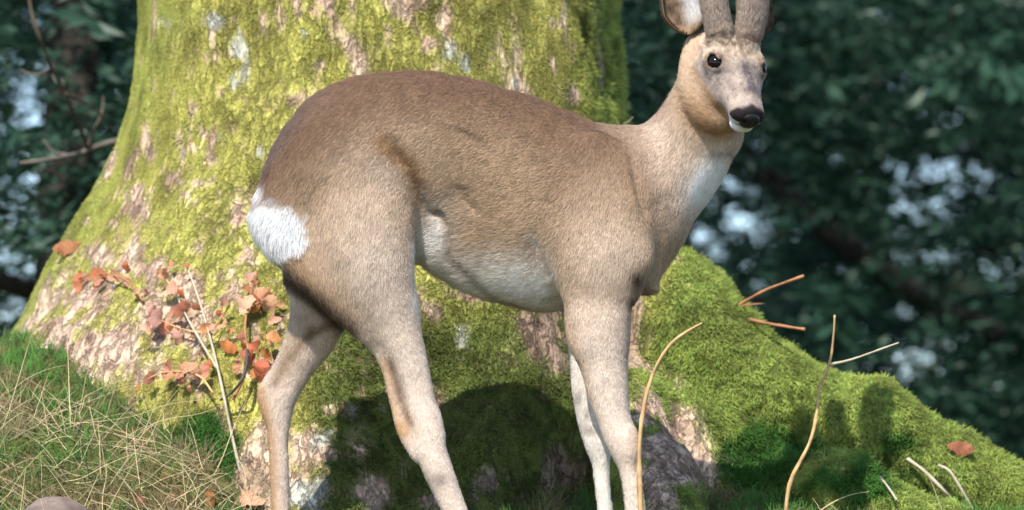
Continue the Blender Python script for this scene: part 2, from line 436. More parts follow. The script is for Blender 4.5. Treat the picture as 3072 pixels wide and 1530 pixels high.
# bark showing through the moss, as (px, py, rx, ry)
BARK = [(832, 40, 18, 75), (985, 20, 34, 62), (1010, 80, 30, 45), (1058, 20, 16, 50), (1342, 55, 18, 62), (1285, 128, 24, 24), (1494, 130, 9, 40), (1478, 180, 16, 22),
        (900, 300, 40, 30), (738, 310, 10, 26), (548, 470, 22, 60), (530, 545, 34, 44), (445, 440, 20, 52), (405, 620, 36, 62), (355, 700, 28, 52), (300, 775, 60, 50), (420, 800, 90, 44), (760, 600, 22, 40),
        (715, 640, 24, 60), (745, 770, 34, 70), (690, 860, 60, 70), (560, 860, 60, 60), (250, 900, 150, 70), (180, 1010, 120, 120), (330, 1060, 110, 90), (480, 940, 60, 70), (640, 410, 12, 30),
        (1640, 1010, 90, 90), (1440, 880, 70, 26), (1560, 960, 60, 40), (1010, 1230, 60, 34), (930, 1330, 70, 60), (1050, 1330, 70, 60), (930, 1460, 90, 60), (1130, 1480, 70, 60), (1480, 1450, 80, 60), (1560, 1510, 90, 40), (1300, 1500, 40, 40), (1700, 1420, 60, 80),
        (2010, 1300, 90, 100), (1950, 1230, 50, 70), (2040, 1420, 110, 90), (2060, 1380, 70, 80), (1990, 1460, 80, 90), (2110, 1390, 50, 40), (2110, 1010, 40, 26), (2160, 1040, 26, 16), (1250, 890, 30, 24)]
LICHEN = [(715, 150, 26, 40), (735, 210, 20, 36), (700, 250, 20, 30), (490, 70, 26, 16), (1345, 150, 20, 34), (1395, 1010, 22, 34), (980, 1225, 20, 26), (1060, 1230, 14, 30), (960, 1310, 30, 30), (640, 60, 26, 20), (660, 415, 14, 12), (780, 455, 10, 14), (550, 460, 10, 20), (1395, 190, 14, 26), (910, 100, 10, 20), (1545, 250, 10, 18), (920, 1480, 60, 40), (1620, 60, 10, 20)]
def patch(lst, a, b, n_amp, off):
    m = np.zeros(len(TV))
    nz = (fbm(TV * np.array([1, 1, .6]), 24, 5, off) - .5) * n_amp + (fbm(TV * np.array([1, 1, .5]), 90, 2, off) - .5) * n_amp * .5
    for (px, py, rx, ry) in lst:
        d = np.sqrt(((tpx - px) / rx) ** 2 + ((tpy - py) / ry) ** 2) + nz
        m = np.maximum(m, sstep(b, a, d))
    return m
bark_m = patch(BARK, 0.45, 1.3, 2.6, 1.)
bark_m = np.maximum(bark_m, sstep(0.61, 0.69, fbm(TV * np.array([1, 1, .45]), 15, 3, 31.)) * .9)
spk = sstep(.62, .72, fbm(TV * np.array([1, 1, .55]), 55, 2, 71.)) * (.35 + .65 * sstep(.4, .6, fbm(TV, 5, 2, 72.)))
bark_m = np.maximum(bark_m, spk * .95)
bark_m *= sstep(2330, 2180, tpx) * 0.999 + 0.001
bark_m *= 1 - .9 * sstep(1990, 2090, tpx - .55 * np.clip(tpy - 1150, 0, 400)) * sstep(620, 720, tpy)
lich_m = patch(LICHEN, 0.6, 1.1, 2.4, 8.)
n1 = fbm(TV, 7, 3, 3.)[:, None]; n2 = fbm(TV * np.array([1, 1, .3]), 45, 3, 12.)[:, None]
n3 = sstep(.40, .62, n2)
c_bark = lin(206, 178, 156) * .72 * (1 - n3 * .62) + lin(128, 98, 80) * .72 * n3 * .62
c_bark = c_bark * (.8 + .45 * fbm(TV * np.array([1, 1, .4]), 90, 2, 33.)[:, None])
shaded_brown_bark = sstep(1150, 1300, tpx)[:, None] * sstep(820, 920, tpy)[:, None] * sstep(1900, 1800, tpx)[:, None]  # brown bark beneath the deer, darkened further to carry its shadow
c_bark = c_bark * (1 - .5 * shaded_brown_bark)
c_lich = lin(190, 190, 178) * .62
yel = np.array([0.300, 0.276, 0.072]); grn = np.array([0.170, 0.225, 0.048]); dgr = np.array([0.095, 0.150, 0.034]); deep = np.array([0.032, 0.088, 0.015]); olive = np.array([.058, .078, .020])
edge = sstep(1690, 1800, tpx)[:, None] * sstep(700, 600, tpy)[:, None]  # greener moss on the right side, that side's shade put into its colour
rootz = sstep(1960, 2060, tpx + .3 * (tpy - 800))[:, None] * sstep(620, 760, tpy)[:, None]
leftlow = sstep(330, 150, tpx - .45 * (800 - tpy))[:, None]
under_shade = sstep(820, 1000, tpy + (fbm(TV, 10, 3, 66.) - .5) * 160)[:, None] * sstep(850, 1000, tpx)[:, None] * (1 - rootz)  # dark olive moss below the belly, partly the deer's shadow put into colour
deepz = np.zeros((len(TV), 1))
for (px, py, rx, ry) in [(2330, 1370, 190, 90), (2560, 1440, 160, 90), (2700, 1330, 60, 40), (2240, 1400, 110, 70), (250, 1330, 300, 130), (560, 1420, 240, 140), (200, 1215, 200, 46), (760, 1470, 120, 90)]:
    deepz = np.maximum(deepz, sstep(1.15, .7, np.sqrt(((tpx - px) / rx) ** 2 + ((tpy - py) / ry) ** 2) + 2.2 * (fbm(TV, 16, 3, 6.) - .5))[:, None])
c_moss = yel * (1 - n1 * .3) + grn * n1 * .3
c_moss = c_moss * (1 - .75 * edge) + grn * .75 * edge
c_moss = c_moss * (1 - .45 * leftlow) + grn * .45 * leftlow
c_moss = c_moss * (1 - .92 * under_shade) + (olive * (.7 + .9 * n1)) * .92 * under_shade
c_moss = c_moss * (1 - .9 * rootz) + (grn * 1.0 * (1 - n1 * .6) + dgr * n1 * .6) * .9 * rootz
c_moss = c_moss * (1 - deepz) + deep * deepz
blot = sstep(.45, .7, fbm(TV, 16, 3, 21.))[:, None]
c_moss = c_moss * (1 - .35 * blot)
bm = bark_m[:, None]; lm = lich_m[:, None]
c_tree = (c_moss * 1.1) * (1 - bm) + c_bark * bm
c_tree = c_tree * (1 - lm) + c_lich * lm
tree = empty('mossy_tree', (0.0, TY, 0.1))
tag(tree, 'huge old tree trunk with flared roots covered in yellow green moss behind the deer', 'tree')
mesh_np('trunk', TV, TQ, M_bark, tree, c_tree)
def make_moss(count, dens, v, q, nrm, colr, name, parent, length, seed, up=0.0, down=.5, rad=0.00042, lay=1.0, tamp=None):
    idx, wt = scatter(v, q, count, dens, seed)
    r = np.random.default_rng(seed + 1)
    p = blend(v, idx, wt); n = unit(blend(nrm, idx, wt)); c = blend(colr, idx, wt)
    L = (blend(length, idx, wt) * r.uniform(.5, 1.4, count))[:, None]
    tuft = sstep(.25, .75, fbm(p, 55, 2, 40.))[:, None]
    ta = np.ones((count, 1)) if tamp is None else blend(tamp, idx, wt)[:, None]
    tuft = .5 + (tuft - .5) * ta
    L = L * (.45 + 1.1 * tuft)
    d = unit(n * lay + r.normal(0, .55, (count, 3)) + np.array([0, 0, up - down]))
    b = unit(d + np.array([0, 0, -.5 * down * 2 + .2]) + r.normal(0, .3, (count, 3)))
    pts = np.stack([p - n * .002, p + d * L * .5, p + d * L * .5 + b * L * .5], 1)
    rr = rad * r.uniform(.7, 1.4, count)[:, None] * np.array([1.0, 1.0, .45])
    c = c * (0.68 + .5 * r.random((count, 1))) * (.48 + 1.04 * tuft)  # low tufts darker: shade of the gaps put into strand colour
    c = c * (1 + r.normal(0, .08, (count, 3)))
    return strands(name, pts, rr, np.clip(c, 0.003, 1), n, M_moss, parent)
mossy = np.clip(1 - bark_m * 1.2 - lich_m * .8, 0, 1)
front = sstep(.25, -.1, TN[:, 1]) * .95 + .05
inview = (tpx > -250) & (tpx < 3300) & (tpy > -200) & (tpy < 1700)
dens = mossy * front * np.where(inview, 1, .12)
leng = 0.0032 + .008 * edge[:, 0] + .005 * rootz[:, 0] + .006 * deepz[:, 0] + .003 * under_shade[:, 0]
o = make_moss(520000, dens, TV, TQ, TN, c_moss * 1.3, 'moss', tree, leng, 11, tamp=.3 + .5 * np.clip(edge[:, 0] + rootz[:, 0] + under_shade[:, 0], 0, 1))
o['kind'] = 'stuff'
# the tree above the picture: trunk and bare limbs
up_path = spline([W(1105, -520, TY), (-.24, .97, 2.2), (-.18, 1.02, 3.4), (-.1, 1.1, 4.8), (.1, 1.1, 6.4), (.2, 1.0, 8.5)], 26)
v, f = tube(up_path, np.linspace(.405, .1, 26), 20, .03, 3)
poly('upper_trunk', v, f, M_bgbark2, tree)
for k, (i, dx, dy) in enumerate([(12, 1.6, .6), (14, -1.5, .9), (17, .9, 1.5), (19, -1.2, -.6), (21, 1.0, -.4)]):
    b0 = up_path[i]
    pth = spline([b0, b0 + np.array([dx * .4, dy * .4, .5]), b0 + np.array([dx, dy, .8]), b0 + np.array([dx * 1.7, dy * 1.7, 1.6])], 12)
    v, f = tube(pth, np.linspace(.13, .02, 12), 9, .05, k); poly('limb', v, f, M_bgbark2, tree)

#@@DEER
# ------------------------------------------------------------------ roe deer
hx0 = W(1990, 0, -.05)[0]
D = Field(axis_pts((W(690, 0)[0], hx0, .0042), (hx0, W(2420, 0, -.1)[0], .0021)),
          axis_pts((-.27, -.215, .004), (-.215, .02, .0032), (.02, .19, .0048)),
          axis_pts((-.02, W(0, 440, -.05)[2], .0046), (W(0, 440, -.05)[2], .935, .0022)))
SEG = []          # every body segment: end points, radii, squash, hair direction, region
def dchain(pts, k, ysc, region, flow=1, thin=0.0, n=0):
    """limb or trunk as a smooth tapering sweep through (px, py, depth, radius px)"""
    Q = spline([list(W(a, b, c)) + [(r - thin) * PXM] for a, b, c, r in pts], n or 4 * (len(pts) - 1) + 1)
    m = Q[:, 3].max() + 2.2 * k
    s = D.box(Q[:, :3].min(0) - m, Q[:, :3].max(0) + m); P = D.pts(s); d = None
    for q0, q1 in zip(Q[:-1], Q[1:]):
        e = cone_d(P, q0[:3], q1[:3], q0[3], q1[3], ysc)
        d = e if d is None else np.minimum(d, e)
    D.join(s, d, k)
    for (x0, y0, Y0, r0), (x1, y1, Y1, r1) in zip(pts[:-1], pts[1:]):
        a, b = W(x0, y0, Y0), W(x1, y1, Y1)
        SEG.append((a, b, r0 * PXM, r1 * PXM, ysc, unit(b - a) * flow, region))
dchain([(860, 648, -.04, 108), (985, 522, -.03, 185), (1080, 445, -.025, 206), (1230, 445, -.015, 233), (1400, 485, 0, 247), (1560, 562, .005, 263), (1680, 635, .01, 284), (1790, 640, .015, 254)], .02, .64, 'torso', -1, 0, 22)
dchain([(1290, 665, 0, 128), (1340, 620, 0, 175), (1450, 655, 0, 216), (1570, 680, .005, 238), (1680, 680, .01, 238)], .02, .6, 'belly', -1, 0, 10)
dchain([(1880, 590, .01, 190), (1995, 515, .01, 158), (2068, 434, 0, 136), (2107, 366, -.015, 124), (2125, 270, -.03, 92)], .03, .74, 'neck', -1)
dchain([(1840, 640, 0, 195), (1875, 735, .0, 122)], .03, .7, 'chest', 1)
dchain([(1080, 540, -.048, 172), (1090, 700, -.066, 152), (1120, 840, -.066, 117), (1172, 960, -.05, 80)], .014, .62, 'thigh', 1)
dchain([(1150, 910, -.055, 94), (1175, 960, -.055, 78), (1224, 1080, -.052, 56), (1254, 1180, -.05, 45), (1272, 1280, -.05, 46), (1306, 1390, -.05, 44), (1347, 1490, -.05, 38), (1376, 1560, -.05, 35), (1420, 1680, -.05, 38), (1452, 1730, -.055, 29)], .012, .75, 'hind_leg', 1)
dchain([(1120, 1000, -.05, 34), (1160, 1090, -.05, 22), (1182, 1190, -.05, 17), (1212, 1292, -.05, 21), (1252, 1360, -.05, 24)], .010, .7, 'hind_leg', 1)
dchain([(890, 715, -.05, 92), (960, 800, -.058, 78), (1035, 890, -.06, 66), (1100, 970, -.055, 46)], .022, .62, 'thigh', 1)
dchain([(1905, 800, -.01, 60), (1940, 845, -.012, 30), (1966, 860, -.012, 9)], .02, .8, 'chest', 1)
dchain([(1290, 1250, -.052, 26), (1304, 1300, -.052, 24)], .016, .7, 'hind_leg', 1)
dchain([(1878, 1310, -.066, 30), (1890, 1350, -.066, 28)], .014, .7, 'fore_leg', 1)
dchain([(1000, 415, -.075, 60), (1060, 480, -.085, 50)], .05, .6, 'torso', -1)
dchain([(1780, 470, -.062, 70), (1860, 640, -.078, 62), (1890, 760, -.075, 62)], .035, .5, 'shoulder', 1)
dchain([(980, 720, .045, 150), (960, 890, .05, 92), (940, 1000, .055, 76), (892, 1105, .055, 48), (846, 1200, .055, 42), (834, 1295, .055, 33), (836, 1379, .055, 30), (841, 1530, .055, 28), (846, 1620, .055, 33), (862, 1672, .05, 26)], .012, .72, 'far_hind', 1)
dchain([(890, 1010, .055, 30), (835, 1100, .055, 18), (790, 1180, .055, 20), (812, 1250, .055, 22)], .010, .8, 'far_hind', 1)
dchain([(1770, 640, -.045, 158), (1800, 760, -.055, 152), (1792, 905, -.058, 98), (1796, 1010, -.058, 86)], .016, .55, 'shoulder', 1)
dchain([(1793, 960, -.058, 90), (1796, 1010, -.058, 86), (1810, 1084, -.058, 71), (1823, 1170, -.058, 60), (1842, 1255, -.058, 49), (1866, 1325, -.06, 47), (1884, 1392, -.06, 32), (1890, 1425, -.06, 28), (1897, 1454, -.06, 29), (1906, 1530, -.06, 30), (1916, 1640, -.06, 36), (1936, 1690, -.065, 28)], .012, .72, 'fore_leg', 1)
dchain([(1770, 920, .05, 88), (1766, 1050, .05, 59), (1761, 1150, .05, 47), (1772, 1244, .05, 43), (1792, 1325, .05, 41), (1802, 1385, .05, 28), (1804, 1430, .05, 24), (1815, 1530, .05, 24), (1821, 1640, .05, 32), (1838, 1690, .045, 26)], .012, .75, 'far_fore', 1)
dchain([(795, 620, -.045, 22), (772, 588, -.05, 6)], .012, .8, 'tail', 1)
dchain([(2108, 150, -.045, 52), (2122, 220, -.055, 82), (2142, 292, -.068, 92), (2180, 332, -.085, 66)], .014, .6, 'throat', -1)

# head, modelled in its own axes (centimetres): x to its side, y towards the nose, z out of the forehead
YAW, HP, ROLL = math.radians(22), math.radians(50), math.radians(3.5)
Fv = np.array([math.sin(YAW) * math.cos(HP), -math.cos(YAW) * math.cos(HP), -math.sin(HP)])
Uv = np.array([math.sin(YAW) * math.sin(HP), -math.cos(YAW) * math.sin(HP), math.cos(HP)])
Rv = np.array([math.cos(YAW), math.sin(YAW), 0])
Rv, Uv = Rv * math.cos(ROLL) - Uv * math.sin(ROLL), Uv * math.cos(ROLL) + Rv * math.sin(ROLL)
HO = W(2216, 184, -.105)
def H(x, y, z): return HO + (x * Rv + y * Fv + z * Uv) * .01
def hcoords(p):
    d = (p - HO) * 100
    return d @ Rv, d @ Fv, d @ Uv
def hcone(a, b, ra, rb, k, region='head', flow=-1):
    A, B = H(*a), H(*b)
    D.cone(A, B, ra * .01, rb * .01, k * .01)
    SEG.append((A, B, ra * .01, rb * .01, 1.0, unit(B - A) * flow, region))
def hell(c, rad, k, cut=False):
    C = H(*c); m = max(rad) * .01 + .02
    s = D.box(C - m, C + m); X, Y, Z = D.pts(s)
    dx, dy, dz = X - HO[0], Y - HO[1], Z - HO[2]
    loc = [(dx * A[0] + dy * A[1] + dz * A[2]) * 100 for A in (Rv, Fv, Uv)]
    e = np.sqrt(sum(((l_ - c_) / r_) ** 2 for l_, c_, r_ in zip(loc, c, rad)))
    d = ((e - 1) * min(rad) * .01).astype(np.float32)
    (D.cut if cut else D.join)(s, d, k * .01)
hell((0, -3.6, -2.6), (4.9, 5.2, 4.9), 1.0)
SEG.append((H(0, -6, -2.), H(0, 1, -1.5), .044, .04, 1.0, -Fv, 'head'))
hell((0, -.8, -1.1), (3.9, 3.8, 2.0), 1.2)                        # forehead
for s in (-1, 1):
    hell((s * 3.3, -.3, -1.2), (2.1, 2.6, 1.9), 1.3)               # orbit
    hcone((s * 3.4, -2.0, -.05), (s * 4.1, .45, .45), .75, .42, .7)
    hcone((s * 3.2, 2.4, -2.6), (s * 3.6, -2.4, -3.6), .9, 1.4, 1.2)   # cheekbone   # brow ridge
    hcone((s * 3.0, -2.6, -5.2), (s * 1.9, 3.8, -4.6), 2.5, 2.0, 1.2)  # cheek and jaw
    hcone((s * 1.6, 3.2, -3.0), (s * 1.3, 8.7, -3.1), 2.1, 1.65, 1.2)  # side of the muzzle
    hcone((s * 2.4, -3.6, .6), (s * 2.55, -5.0, 2.0), 1.8, 1.6, 1.2)   # antler pedicle
hcone((0, .5, -2.3), (0, 5.0, -2.1), 3.0, 2.2, 1.2)
hcone((0, 5.0, -2.1), (0, 9.3, -2.4), 2.2, 1.5, 1.0)
hcone((0, 1, -5.3), (0, 8.0, -5.2), 2.3, 1.6, 1.2)
hell((0, 9.2, -5.5), (2.0, 1.35, 1.1), .6)                       # lower lip
hell((0, 9.6, -3.2), (2.6, 1.5, 1.55), .8)                        # end of the muzzle
hcone((0, -5, -5), (0, -8, -6.5), 4.4, 4.2, 2.0, 'throat', -1)
EYES = []
for s in (-1, 1):
    e = (s * 3.88, .10, -.62); EYES.append(e)
    hell(e, (1.32, 1.44, 1.24), .1, True)                         # eye socket
    hell((s * 4.95, .80, -.10), (1.42, 1.52, .88), .22, True)       # opening between the lids
    hcone((s * 3.5, 2.0, -1.7), (s * 2.9, 3.3, -2.2), .35, .25, .6)    # tear gland
# creases of the flank, elbow and belly edge
def d_surf(px, py):
    for Yk in np.linspace(-.2, .1, 150):
        q = W(px, py, Yk); i = tuple(min(max(int(np.searchsorted(a, c)), 0), len(a) - 1) for a, c in zip(D.ax, q))
        if D.d[i] < 0: return q
    return None
for line, rr, kk in (([(1185, 450), (1225, 500), (1262, 580), (1292, 628), (1325, 640)], 5, .012), ([(1300, 634), (1330, 642), (1352, 690), (1358, 765)], 5, .010), ([(1592, 715), (1622, 780), (1650, 860), (1670, 915)], 5, .014),
                     ([(1890, 470), (1912, 560), (1935, 640)], 1.5, .012), ([(1372, 560), (1400, 600), (1440, 640)], 1.5, .010), ([(1364, 776), (1430, 840), (1500, 900), (1560, 922)], 4, .010)):
    P_ = [d_surf(*q) for q in spline([list(q) for q in line], 14)]
    P_ = [q for q in P_ if q is not None]
    for a, b in zip(P_[:-1], P_[1:]):
        if abs(a[1] - b[1]) > .03: continue
        sb = D.box(np.minimum(a, b) - .03, np.maximum(a, b) + .03)
        D.cut(sb, cone_d(D.pts(sb), a, b, rr * PXM, rr * PXM), kk)
# slit of the mouth
for s in (-1, 1):
    a, b = H(s * .2, 11.1, -4.55), H(s * 2.7, 7.4, -4.35)
    sb = D.box(np.minimum(a, b) - .02, np.maximum(a, b) + .02)
    D.cut(sb, cone_d(D.pts(sb), a, b, .0010, .0010), .002)
DV, DQ = D.mesh()
# relax the steps of the coarse grid a little on the body
nb = np.zeros_like(DV); cn = np.zeros(len(DV))
for a, b in ((0, 1), (1, 2), (2, 3), (3, 0)):
    np.add.at(nb, DQ[:, a], DV[DQ[:, b]]); np.add.at(cn, DQ[:, a], 1); np.add.at(nb, DQ[:, b], DV[DQ[:, a]]); np.add.at(cn, DQ[:, b], 1)
onb = sstep(2000, 1940, proj(DV)[0])[:, None]
DV = DV * .5 + .5 * nb / cn[:, None]
for _ in range(5):
    nb[:] = 0
    for a, b in ((0, 1), (1, 2), (2, 3), (3, 0)):
        np.add.at(nb, DQ[:, a], DV[DQ[:, b]]); np.add.at(nb, DQ[:, b], DV[DQ[:, a]])
    DV = DV * (1 - .5 * onb) + .5 * onb * nb / cn[:, None]
# soft muscle and coat unevenness
DN = vnormals(DV, DQ)
dpx, dpy = proj(DV)
hxc, hyc, hzc = hcoords(DV)
# nearest segments -> hair flow and region
segd = np.stack([cone_d((DV[:, 0], DV[:, 1], DV[:, 2]), a, b, ra, rb, ys) for (a, b, ra, rb, ys, fl, rg) in SEG], 1)
wgt = np.exp(-(segd - segd.min(1, keepdims=True)) / .012); wgt /= wgt.sum(1, keepdims=True)
flow = wgt @ np.array([s_[5] for s_ in SEG])
reg = {}
for r_ in set(s_[6] for s_ in SEG):
    reg[r_] = wgt[:, [i for i, s_ in enumerate(SEG) if s_[6] == r_]].sum(1)
head_w = reg['head']
flow += np.array([0, 0, -.55]) * (reg['torso'] + reg['belly'] * .6 + reg['neck'] * .7 + reg['shoulder'] * .4)[:, None]
flow += np.array([-.35, 0, 0]) * (reg['thigh'] + reg['shoulder'])[:, None]
flow = flow - DN * (flow * DN).sum(1, keepdims=True)
flow = unit(flow)
body_w = 1 - sstep(.2, .6, head_w)
DV = DV + DN * ((fbm(DV * np.array([1, 1, .5]), 22, 3, 3.) - .5) * .011 * body_w * (reg['torso'] + reg['belly'] + reg['neck'] + reg['thigh'] * .7 + reg['shoulder'] * .7))[:, None]

# ---- coat colours, with crease shade and a chin shadow painted in
def G(px, py, rx, ry, rot=0.0, soft=1.0):
    c, s = math.cos(math.radians(rot)), math.sin(math.radians(rot))
    dx, dy = dpx - px, dpy - py
    u, v = (dx * c + dy * s) / rx, (-dx * s + dy * c) / ry
    return np.exp(-(u * u + v * v) * soft)
def line_g(pts, wd):
    """soft band along a polyline of the flank"""
    m = np.full(len(DV), 1e9)
    for (x0, y0), (x1, y1) in zip(pts[:-1], pts[1:]):
        t = np.clip(((dpx - x0) * (x1 - x0) + (dpy - y0) * (y1 - y0)) / ((x1 - x0) ** 2 + (y1 - y0) ** 2), 0, 1)
        m = np.minimum(m, np.hypot(dpx - x0 - t * (x1 - x0), dpy - y0 - t * (y1 - y0)))
    return np.exp(-(m / wd) ** 2)
K = .80
back, flank, pale, cream, ochre, white = [lin(*c) * K for c in ((116, 91, 73), (172, 146, 119), (214, 193, 176), (238, 228, 218), (188, 145, 98), (250, 250, 252))]
dark, grey, black = lin(74, 58, 48) * K, lin(150, 138, 134) * K, lin(24, 22, 24) * K
C = np.tile(flank, (len(DV), 1))
def mixc(c, m):
    global C
    m = np.clip(m, 0, 1)[:, None]; C = C * (1 - m) + c * m
top = np.interp(dpx, [740, 800, 860, 960, 1100, 1240, 1400, 1600, 1850, 2000], [560, 480, 370, 275, 212, 198, 226, 305, 372, 400])
below = dpy - top
upn = DN[:, 2]
trunkish = np.clip(reg['torso'] + reg['thigh'] + reg['shoulder'] + reg['belly'] + reg['chest'] + reg['tail'], 0, 1)
noise_a = fbm(DV, 12, 3, 50.); noise_b = fbm(DV, 70, 3, 80.)
mixc(back, (sstep(330, 40, below + (noise_a - .5) * 160)) * trunkish)
mixc(lin(98, 84, 80) * K, sstep(90, 0, below) * trunkish * sstep(1050, 820, dpx) * .9)
mixc(flank * .8 + back * .2, G(1480, 520, 240, 160) * .5)
mixc(pale, G(1180, 500, 120, 90) * .3 + G(1080, 720, 150, 200) * .6 + G(1150, 880, 130, 160) * .85)
mixc(back * .6 + ochre * .4, line_g([(1150, 430), (1230, 490), (1270, 590), (1300, 640)], 34) * .95)
mixc(dark * 1.2, line_g([(1232, 510), (1265, 580), (1300, 640)], 10) * .5)  # dark line painted along the flank fold for its shade
mixc(dark * 1.4, line_g([(1590, 720), (1625, 790), (1660, 900)], 10) * .45)  # shade of the elbow crease drawn as a dark line
mixc(back * .7 + ochre * .3, line_g([(1890, 420), (1905, 560), (1930, 660)], 45) * .55)
mixc(pale, G(1830, 780, 150, 160) * .7 + G(1350, 620, 50, 60) * .2)
mixc(pale, reg['neck'] * .75)
mixc(back, reg['neck'] * sstep(90, 10, np.hypot(np.minimum(0, dpx - 1960), 0) * 0 + (dpx - np.interp(dpy, [200, 268, 322, 358, 377], [2027, 2003, 1968, 1932, 1890]))) * .55 * sstep(200, 300, dpy))
mixc(cream, sstep(.15, .8, -upn + (dpy - 740) / 900) * np.clip(reg['belly'] + reg['torso'], 0, 1) * sstep(1950, 1700, dpx) * .9)
mixc(cream * 1.05, G(1580, 860, 110, 75, 25) * 1.0 * sstep(1680, 1650, dpx))
mixc(cream * 1.1, G(1298, 725, 56, 86) * (reg['belly'] + reg['torso']) * 1.2)
mixc(dark * 1.3, line_g([(1300, 636), (1330, 640), (1354, 690), (1360, 760)], 11) * .6)  # groin crease, its shade painted as a dark line
mixc(pale * np.array([1.08, 1.12, 1.16]), np.clip(reg['hind_leg'] + reg['fore_leg'] + reg['far_hind'] * .9, 0, 1))
mixc(cream, np.clip(reg['far_fore'], 0, 1) * .95)
mixc(ochre * .6 + pale * .4, line_g([(1150, 1090), (1165, 1180), (1195, 1290)], 30) * reg['hind_leg'] * .9)
mixc(back, line_g([(1172, 1090), (1200, 1190), (1230, 1268)], 14) * reg['hind_leg'] * .8)  # brown stripe in the tendon groove, painting in its shade
mixc(ochre * 1.05, G(1206, 1288, 26, 30) * .7 * reg['hind_leg'])
mixc(grey * .65, G(1318, 1440, 34, 26) * .7)
mixc(grey * .6, (G(1735, 1195, 14, 26) + G(1770, 1290, 26, 14, 20) + G(1760, 1240, 10, 20)) * reg['far_fore'] * .7)
mixc(back, (line_g([(935, 985), (860, 1085), (826, 1150)], 14) + line_g([(1000, 960), (930, 1010)], 14)) * reg['far_hind'] * .7)
mixc(cream, line_g([(1244, 730), (1243, 830), (1252, 930)], 16) * .9 * (reg['thigh'] + reg['hind_leg']))
mixc(ochre * .7 + flank * .3, line_g([(775, 1170), (790, 1230), (805, 1320), (815, 1560)], 26) * reg['far_hind'] * .9)
mixc(flank * .75, line_g([(900, 960), (850, 1100)], 50) * reg['far_hind'] * .6)  # upper far leg painted darker where the near leg shades it
mixc(ochre * .5 + pale * .5, line_g([(1690, 960), (1730, 1090), (1760, 1200)], 22) * (reg['fore_leg'] + reg['shoulder']) * .7)
mixc(ochre * .6 + pale * .4, line_g([(1910, 1290), (1915, 1400)], 20) * reg['fore_leg'] * .6)
mixc(grey * .9, (line_g([(1890, 950), (1885, 1080)], 16)) * .6)
mixc(dark, (G(1912, 836, 22, 24) + G(1935, 886, 34, 18, -30) + G(1905, 905, 16, 24)) * 1.0)
mixc(pale, G(1965, 860, 16, 10) * .9)
mixc(flank * .6 + ochre * .3, line_g([(840, 760), (930, 840), (1060, 950)], 50) * .5 * reg['thigh'])
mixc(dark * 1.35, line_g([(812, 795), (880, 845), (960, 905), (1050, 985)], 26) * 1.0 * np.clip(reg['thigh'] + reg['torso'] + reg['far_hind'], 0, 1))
mixc(dark * 1.5, line_g([(1368, 780), (1440, 850), (1510, 905), (1640, 935)], 9) * .6)  # shading along the belly edge, painted into the coat
for (px, py, a) in [(1390, 560, 1), (1185, 413, 1), (1395, 395, 1.3), (1430, 412, 1.2), (1640, 600, .7)]:
    mixc(dark, G(px, py, 26, 7, 22) * .55 * a)
rump = sstep(1.18, .82, np.sqrt(((dpx - 822) / 100) ** 2 + ((dpy - 690 - (dpx - 822) * .12) / 82) ** 2) + (noise_b - .5) * .6) * sstep(.12, .02, DV[:, 1])
mixc(white, rump)
mixc(white * .9, G(763, 580, 20, 26) * 1.2)
mixc(white, G(2128, 545, 46, 84, 28) * 1.5 * reg['neck'])
mixc(dark, line_g([(2135, 462), (2190, 458), (2215, 470)], 8) * .55 * reg['neck'])  # shadow that the chin casts on the neck, painted dark
# face
thr = reg['throat']
mixc(ochre * .35 + pale * .5 + flank * .1, thr)
mixc(ochre * .84, thr * sstep(240, 350, dpy) * .75)
hw = sstep(.3, .75, head_w)
face_grey = lin(166, 152, 143) * K
mixc(face_grey, hw)
mixc((ochre * .75 + flank * .25) * .85, hw * sstep(-3.6, -5.6, hzc) * sstep(8.4, 6.8, hyc))
mixc(ochre * .4 + pale * .6, hw * sstep(-1.6, -4.0, hyc) * sstep(2.8, 4.4, np.abs(hxc)) * .7)
mixc(lin(200, 180, 158) * K, hw * sstep(2.2, -.4, hyc) * sstep(-2.4, -.6, hzc) * .85)
mott = sstep(.46, .62, fbm(DV, 170, 2, 7.))
mixc(lin(92, 70, 58) * K, hw * mott * sstep(1.0, -1.8, hyc) * sstep(4.4, 2.4, np.abs(hxc)) * sstep(-1.5, 0., hzc) * .75)
mixc(lin(98, 90, 94) * K, hw * np.exp(-((hxc - .45) / 1.1) ** 2) * sstep(.2, 2.2, hyc) * sstep(8.8, 7.2, hyc) * sstep(-2.6, -1.2, hzc) * (.75 + .5 * mott))
mixc(pale * 1.1, hw * sstep(6.8, 7.4, hyc) * sstep(8.6, 8.0, hyc) * sstep(-3.2, -1.5, hzc) * .35)
mixc(lin(214, 200, 190) * K, hw * np.exp(-(((np.abs(hxc) - 4.3) / 1.1) ** 2 + ((hyc - 1.9) / 1.2) ** 2 + ((hzc + 2.0) / .8) ** 2)) * .6)
mixc(lin(44, 39, 41) * K, hw * sstep(8.7, 9.7, hyc - .10 * np.abs(hxc) - .34 * (hzc + 2.2) + .1 + (noise_b - .5) * 1.6) * sstep(-4.6, -4.3, hzc))
mixc(white, hw * sstep(7.4, 8.4, hyc) * sstep(-4.45, -4.7, hzc) * sstep(-8.0, -7.0, hzc))
mixc(white, hw * sstep(8.4, 9.2, hyc) * sstep(-3.5, -3.8, hzc) * sstep(1.3, 1.6, np.abs(hxc)) * sstep(-4.5, -4.3, hzc))
eyed = np.full(len(DV), 9.0)
for e in EYES:
    eyed = np.minimum(eyed, np.sqrt(((hxc - e[0]) / 1.32) ** 2 + ((hyc - e[1]) / 1.44) ** 2 + ((hzc - e[2]) / 1.24) ** 2))
mixc(lin(120, 98, 84) * K, hw * sstep(1.62, 1.2, eyed) * .75)
